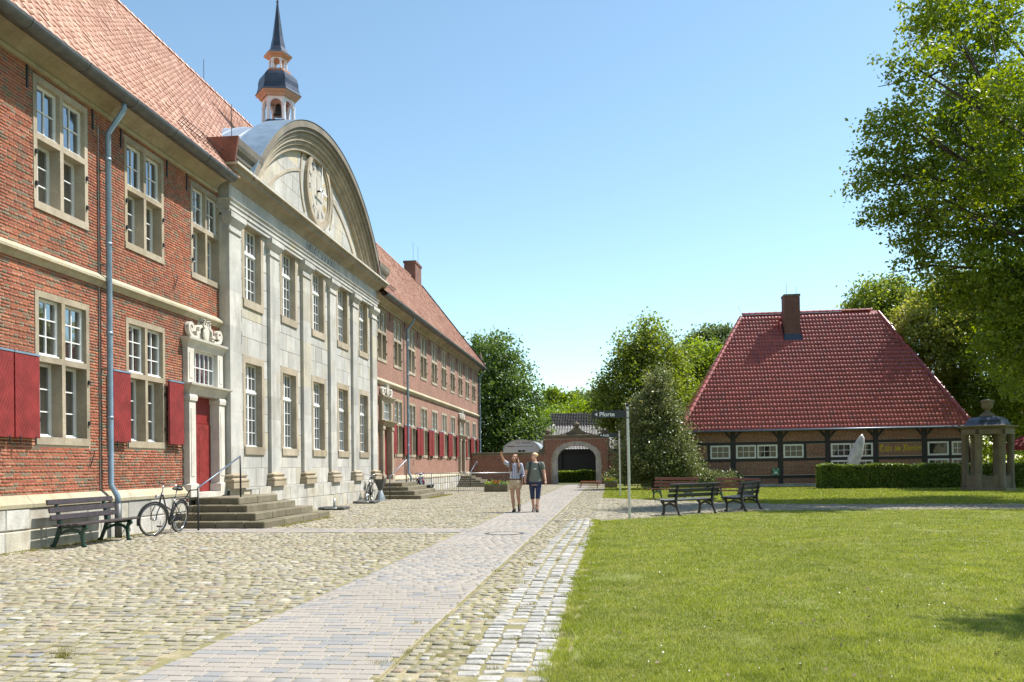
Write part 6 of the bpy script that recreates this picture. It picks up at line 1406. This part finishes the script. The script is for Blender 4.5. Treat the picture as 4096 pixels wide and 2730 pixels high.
bp = thing('backpack', 'dark backpack worn on the shoulders over the grey t-shirt', 'backpack', (-2.25, 25.5, 0))
m = MB(); rings(m, [(.95, 0, .23, .15, .09), (1.0, 0, .235, .175, .115), (1.2, 0, .235, .175, .12), (1.40, 0, .22, .155, .10), (1.46, 0, .2, .10, .06)]); skinned(m, 'pack_body', M['pack'], bp, .012, 3)
for e in (-1, 1):
    m = MB(); m.tube([(e*.11, .14, 1.44), (e*.125, .04, 1.50), (e*.13, -.07, 1.47), (e*.14, -.12, 1.38), (e*.155, -.128, 1.26), (e*.185, -.07, 1.12), (e*.195, .04, 1.04), (e*.15, .17, 1.02)], .026, 8, flat=(1, .35)); m.build('shoulder_strap', M['pack'], bp, True)

# ================================================================== trees, hedges, shrubs
def crown_points(blobs, n_cl, per, cr, inner=.35, rseed=0):
    """leaf positions: clusters spread through ellipsoidal masses, denser towards the outside"""
    vol = np.array([b[1][0]*b[1][1]*b[1][2] if isinstance(b[1], tuple) else b[1]**3 for b in blobs])**(2/3); pr = vol/vol.sum(); idx = rng.choice(len(blobs), n_cl, p=pr); C = []
    for i in idx:
        c, r = blobs[i]; r = np.array(r if isinstance(r, tuple) else (r, r, r)); d = rng.normal(0, 1, 3); d /= np.linalg.norm(d); C.append(np.array(c[:])+d*r*(inner+(1-inner)*rng.random()**.6)*(1+.12*rng.normal()))
    C = np.array(C); sc = np.repeat(cr*(.6+.8*rng.random(n_cl)), per)[:, None]; off = rng.normal(0, 1, (n_cl*per, 3)); off[:, 2] *= .62
    P = np.repeat(C, per, 0)+off*sc*.55
    return P, np.clip(np.repeat(rng.random(n_cl), per)*.75+.25*rng.random(n_cl*per), 0, .999)
def tree(name, label, base, blobs, mat, n_cl, per, cr, leaf, trunk_r=.3, group=None, limbs=True, inner=.35, up=.5, kind_cat='tree', trunk_top=None):
    t = thing(name, label, kind_cat, base, group=group); P, rn = crown_points(blobs, n_cl, per, cr, inner); P = P[P[:, 2] > .12]; rn = rn[:len(P)]
    leaf_cloud('crown', P, leaf, mat, t, True, up, rn=rn)
    top = Vector(trunk_top) if trunk_top else sum((Vector(b[0]) for b in blobs), Vector())/len(blobs); b0 = Vector(base)
    m = MB(); mid = b0.lerp(top, .5)+Vector((random.uniform(-.2, .2), random.uniform(-.2, .2), 0)); m.tube([b0+Vector((0, 0, -.1)), b0.lerp(mid, .12)+Vector((0, 0, .1)), mid, top], [trunk_r*1.3, trunk_r, trunk_r*.75, trunk_r*.4], 10); tr_ = m.build('trunk', M['bark'], t, True, True)
    if limbs:
        m = MB()
        for c, r in blobs:
            c = Vector(c[:]); s = b0.lerp(top, random.uniform(.45, .9)); q = s.lerp(c, .5)+Vector((0, 0, random.uniform(-.3, .5))); m.tube([s, q, c], [trunk_r*.35, trunk_r*.2, trunk_r*.06], 6)
            rr = r if not isinstance(r, tuple) else min(r)
            for _ in range(4): e = c+Vector((random.gauss(0, 1), random.gauss(0, 1), random.gauss(0, .7)))*rr*.55; m.tube([q.lerp(c, random.random()), e], [trunk_r*.09, .012], 5)
        m.build('branches', M['bark'], tr_, True, True)
    return t
B = lambda px, py, Y, r: (atY(px, py, Y), r)
# big linden at the right, crown reaching into the picture
bl = [B(3760, 60, 32, 1.6), B(3960, 60, 34, 2.1), B(3660, 270, 30, 1.2), B(3880, 340, 34, 1.9), B(3610, 500, 31, 1.2), B(3500, 690, 32, 1.1), B(3680, 690, 33, 1.3), B(3880, 640, 35, 1.8), B(4060, 420, 30, 1.6), B(3570, 870, 33, 1.1),
      B(3730, 930, 34, 1.3), B(3900, 940, 32, 1.6), B(3670, 1060, 33, .9), B(3820, 1150, 35, 1.3), B(4010, 1130, 33, 1.7), B(4060, 850, 33, 1.6), B(4050, 1400, 34, 1.6), B(4120, 1250, 33, 1.8), B(3780, 480, 33, 1.2), B(3740, 780, 31, 1.0), B(4000, 700, 30, 1.3)]
bl += [(Vector((15+random.uniform(0, 7), 27+random.uniform(0, 10), random.uniform(6, 17))), random.uniform(1.7, 2.6)) for _ in range(14)]
tree('linden_tree', 'tall linden with spreading branches overhanging the lawn at well pavilion', (18.5, 32.5, 0), bl, M['leaf_lime'], 3900, 34, .38, .15, .42, inner=.1, trunk_top=(18, 32.5, 13))
bl = [(Vector((9.6+random.gauss(0, .6), 11.6+random.gauss(0, .5), 11.2+random.gauss(0, .5))), .8) for _ in range(3)]+[(Vector((14+random.gauss(0, 2), 12.5+random.gauss(0, 2), 11+random.gauss(0, 2))), 2.0) for _ in range(6)]
tree('linden_tree', 'linden whose branch shadow falls on the near lawn', (15.5, 13, 0), [(Vector((9.3, 10.5, 9.8)), (.45, .5, .3)), (Vector((9.9, 10.75, 10.2)), (.5, .5, .4)), (Vector((10.4, 10.4, 10.3)), (.5, .4, .4)), (Vector((12.3, 11.6, 11)), 1.3), (Vector((15.5, 13, 12)), 2.5)], M['leaf_lime'], 620, 30, .36, .14, .35, trunk_top=(15.3, 13, 11))
bl = [(Vector((21.8+random.uniform(0, 5), 45+random.uniform(-1, 5), random.uniform(4.5, 13))), random.uniform(1.4, 2.2)) for _ in range(12)]+[(Vector((20.9, 46.5, 7.5)), 1.4), (Vector((21.2, 46, 10)), 1.5), (Vector((20.3, 47, 5.6)), 1.0), (Vector((22.5, 45.8, 8)), 1.8), (Vector((23.5, 46.3, 9.5)), 1.8), (Vector((21.7, 45.6, 6.3)), 1.4), (Vector((22.2, 46.8, 6.9)), 1.5)]
tree('chestnut_tree', 'leafy tree shading the well pavilion beside the parasol', (24.5, 47.5, 0), bl, M['leaf_oak'], 1600, 26, .5, .2, .35, inner=.2)
for i, (x, y, h, lab) in enumerate(((27, 2, 15, 'park tree beyond the lawn mirrored in the lower monastery windows'), (29, 13, 16, 'second park tree beyond the lawn mirrored in monastery windows'), (28, 22, 14, 'third park tree beyond the lawn mirrored in monastery windows'))):
    bl = [(Vector((x+random.gauss(0, 2.2), y+random.gauss(0, 2.6), random.uniform(4, h))), random.uniform(1.8, 2.6)) for _ in range(12)]
    tree('park_tree', lab, (x, y, 0), bl, M['leaf_oak'], 420, 18, 1.0, .42, .4, inner=.3, limbs=False, group='park trees round the lawn')
# left linden behind the wing
bl = [B(1985, 1420, 76, 2.0), B(1920, 1440, 78, 2.0), B(2040, 1520, 76, 2.2), B(1950, 1560, 75, 2.4), B(2090, 1610, 76, 1.9), B(2000, 1660, 75, 2.2), B(2120, 1710, 75, 1.7), B(2040, 1760, 74, 1.9), B(1940, 1700, 75, 2.2), B(1880, 1560, 77, 2.4), B(2110, 1790, 74, 1.3), B(1970, 1800, 75, 1.5), B(1840, 1500, 80, 2.5), B(1900, 1780, 75, 1.6)]
tree('linden_tree', 'rounded bright green linden beside the end of the monastery', (-11.0, 76, 0), bl, M['leaf_green'], 1500, 26, .75, .26, .4, inner=.45)
# far trees in the gap
tree('oak_tree', 'spreading dark oak far behind the shed roof', (-6.5, 118, 0), [B(2215, 1600, 118, 1.6), B(2240, 1635, 118, 1.7), B(2290, 1610, 118, 1.3), B(2195, 1650, 117, 1.6), B(2215, 1575, 118, .8), B(2270, 1650, 118, 1.4)], M['leaf_lime'], 420, 22, .75, .34, .4, inner=.2)
tree('oak_tree', 'greyish oak far behind between shed roof and dark tree', (-1.5, 125, 0), [B(2330, 1625, 125, 2.4), B(2380, 1610, 126, 2.2), B(2345, 1660, 124, 2.2)], M['leaf_far'], 360, 22, .9, .38, .4, inner=.3)
tree('willow_tree', 'pale yellowish green bushy tree just above shed roof', (-4.0, 92, 0), [B(2225, 1680, 90, 1.6), B(2275, 1665, 92, 1.8), B(2330, 1675, 92, 1.7), B(2180, 1700, 88, 1.5), B(2380, 1670, 92, 1.6), B(2250, 1720, 90, 1.5), B(2190, 1740, 86, 1.2)], M['leaf_bright'], 560, 24, .8, .3, .3, inner=.35)
# dark tree behind the bush
bl = [B(2600, 1320, 66, 1.2), B(2560, 1390, 66, 1.5), B(2640, 1400, 67, 1.6), B(2510, 1460, 66, 1.5), B(2580, 1480, 66, 1.8), B(2680, 1480, 68, 1.6), B(2450, 1560, 66, 1.4), B(2540, 1570, 65, 1.9), B(2640, 1580, 66, 2.0), B(2430, 1640, 65, 1.2), B(2500, 1680, 65, 1.8), B(2600, 1690, 65, 2), B(2720, 1600, 68, 1.8), B(2740, 1450, 72, 1.5)]
tree('chestnut_tree', 'tall dense green tree behind garden wall and evergreen bush', (2.8, 67, 0), bl, M['leaf_oak'], 1300, 26, .7, .24, .4, inner=.4)
tree('maple_tree', 'bright green tree left behind the red hipped roof', (9.0, 74, 0), [B(2770, 1430, 74, 1.5), B(2800, 1480, 74, 1.8), B(2740, 1500, 74, 1.7), B(2840, 1440, 75, 1.5), B(2780, 1560, 74, 1.9), B(2720, 1580, 72, 1.5)], M['leaf_bright'], 620, 26, .7, .26, .3, inner=.4)
tree('maple_tree', 'darker grey-green tree touching the left roof hip', (12.5, 84, 0), [B(2850, 1370, 84, 1.5), B(2800, 1380, 85, 1.4), B(2890, 1360, 84, 1.3), B(2860, 1420, 84, 1.8)], M['leaf_far'], 420, 24, .75, .3, .3, inner=.4)
# evergreen bush
bl = [(Vector((2.5, 49.0, 5.6)), (.75, .75, 1.0)), (Vector((2.2, 49, 4.3)), (1.25, 1.1, 1.2)), (Vector((3.0, 48.8, 3.9)), (1.1, 1.0, 1.1)), (Vector((1.8, 48.8, 3.0)), (1.3, 1.2, 1.2)), (Vector((3.2, 48.5, 2.6)), (1.3, 1.1, 1.1)), (Vector((2.3, 48.3, 1.6)), (1.9, 1.3, 1.2)), (Vector((1.4, 48.6, 1.5)), (1.2, 1.2, 1.2)), (Vector((3.9, 48.2, 1.3)), (1.0, .9, .9)), (Vector((2.8, 49, 6.4)), (.35, .35, .6))]
tree('evergreen_bush', 'tall conical glossy evergreen bush beside house wall', (2.4, 48.8, 0), bl, M['leaf_holly'], 1500, 30, .42, .13, .2, kind_cat='bush', inner=.55)
tree('low_shrub', 'low pale-flowered shrub at the foot of house wall', (5.2, 48.6, 0), [(Vector((5.0, 48.5, .6)), (.7, .5, .55)), (Vector((5.9, 48.8, .45)), (.7, .5, .45)), (Vector((6.7, 50.3, .5)), (.7, .4, .5))], M['leaf_holly'], 220, 26, .25, .11, .06, kind_cat='shrub', limbs=False)
tree('low_shrub', 'low dark shrubs growing along garden wall right of gateway', (.8, 58.5, 0), [(Vector((.3+i*.9, 57.5+random.uniform(-1, 1), .55)), (.8, .7, .6)) for i in range(4)], M['leaf_holly'], 260, 26, .3, .13, .06, kind_cat='shrub', limbs=False)
# trees behind the house on the right
bl = [B(3480, 1210, 70, 1.8), B(3560, 1190, 71, 1.8), B(3440, 1240, 72, 1.2), B(3600, 1260, 70, 2.0), B(3520, 1290, 70, 1.8)]
tree('oak_tree', 'loose green oak behind the right end of the red roof', (18.0, 71, 0), bl, M['leaf_oak'], 640, 26, .7, .24, .35, inner=.35)
bl = [B(3720, 1250, 56, 1.5), B(3800, 1180, 57, 1.6), B(3680, 1350, 56, 1.4), B(3780, 1350, 56, 1.7), B(3860, 1300, 57, 1.7), B(3740, 1470, 56, 1.5), B(3840, 1460, 56, 1.6), B(3940, 1250, 58, 1.8), B(3640, 1290, 58, 1.1)]
tree('maple_tree', 'yellowish sunlit tree rising behind house and well pavilion', (22.5, 57, 0), bl, M['leaf_maple'], 1150, 26, .5, .2, .3, inner=.4)
bl = [B(3960, 1420, 54, 1.7), B(4050, 1300, 55, 1.9), B(4060, 1500, 54, 1.9), B(3900, 1600, 55, 1.5), B(3980, 1620, 54, 1.5), B(4080, 1680, 54, 1.7), B(3830, 1580, 56, 1.3), B(4100, 1150, 56, 2.0), B(4000, 1120, 57, 1.8), B(4170, 1400, 54, 2.2), B(4010, 1760, 55, 1.2)]
tree('chestnut_tree', 'dark shaded tree behind well pavilion and red parasol', (25.5, 55.5, 0), bl, M['leaf_lime'], 1300, 26, .55, .2, .35, inner=.4)
bl = [(Vector((21+i*1.9+random.gauss(0, .4), 60+random.uniform(-1.5, 3), random.uniform(1.0, 4.6))), random.uniform(1.3, 1.8)) for i in range(12)]+[(Vector((21+i*1.9, 61, 1.2)), (1.5, 1.2, 1.3)) for i in range(12)]
tree('shrub_belt', 'dense dark shrub belt closing the terrace behind well pavilion', (30, 61, 0), bl, M['leaf_lime'], 900, 26, .6, .22, .12, kind_cat='shrubs', limbs=False)
def hedge(x0, x1, y0, y1, h, label, n, mat='leaf_hedge', leaf=.085):
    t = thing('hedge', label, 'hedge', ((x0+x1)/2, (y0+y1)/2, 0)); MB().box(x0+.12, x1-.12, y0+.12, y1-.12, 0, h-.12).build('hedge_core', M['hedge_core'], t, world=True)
    L, D = x1-x0, y1-y0; wts = np.array([L*h, L*D, D*h]); f = rng.choice(3, n, p=wts/wts.sum()); u, v = rng.random(n), rng.random(n); P = np.zeros((n, 3)); nz = np.abs(rng.normal(0, .05, n))
    wob = lambda a: .04*np.sin(a*2.3)+.03*np.sin(a*5.1)
    P[:, 0] = x0+u*L; P[:, 1] = y0+v*D; P[:, 2] = v*h
    k = f == 0; P[k, 1] = y0+nz[k]+wob(P[k, 0]); P[k, 2] = .02+v[k]*h
    k = f == 1; P[k, 2] = h-nz[k]*.8+wob(P[k, 0])+.03*rng.normal(0, 1, k.sum())
    k = f == 2; P[k, 0] = np.where(u[k] < .5, x0+nz[k], x1-nz[k]); P[k, 1] = y0+rng.random(k.sum())*D
    leaf_cloud('foliage', P, leaf, M[mat], t, True, .7); return t
hedge(10.95, 22.5, 47.3, 48.5, 1.24, 'long clipped green hedge in front of half-timbered house', 42000)
hedge(-5.2, 0.2, 66.0, 66.9, .9, 'low bright hedge seen through the gateway arch', 9000, 'leaf_bright', .1)
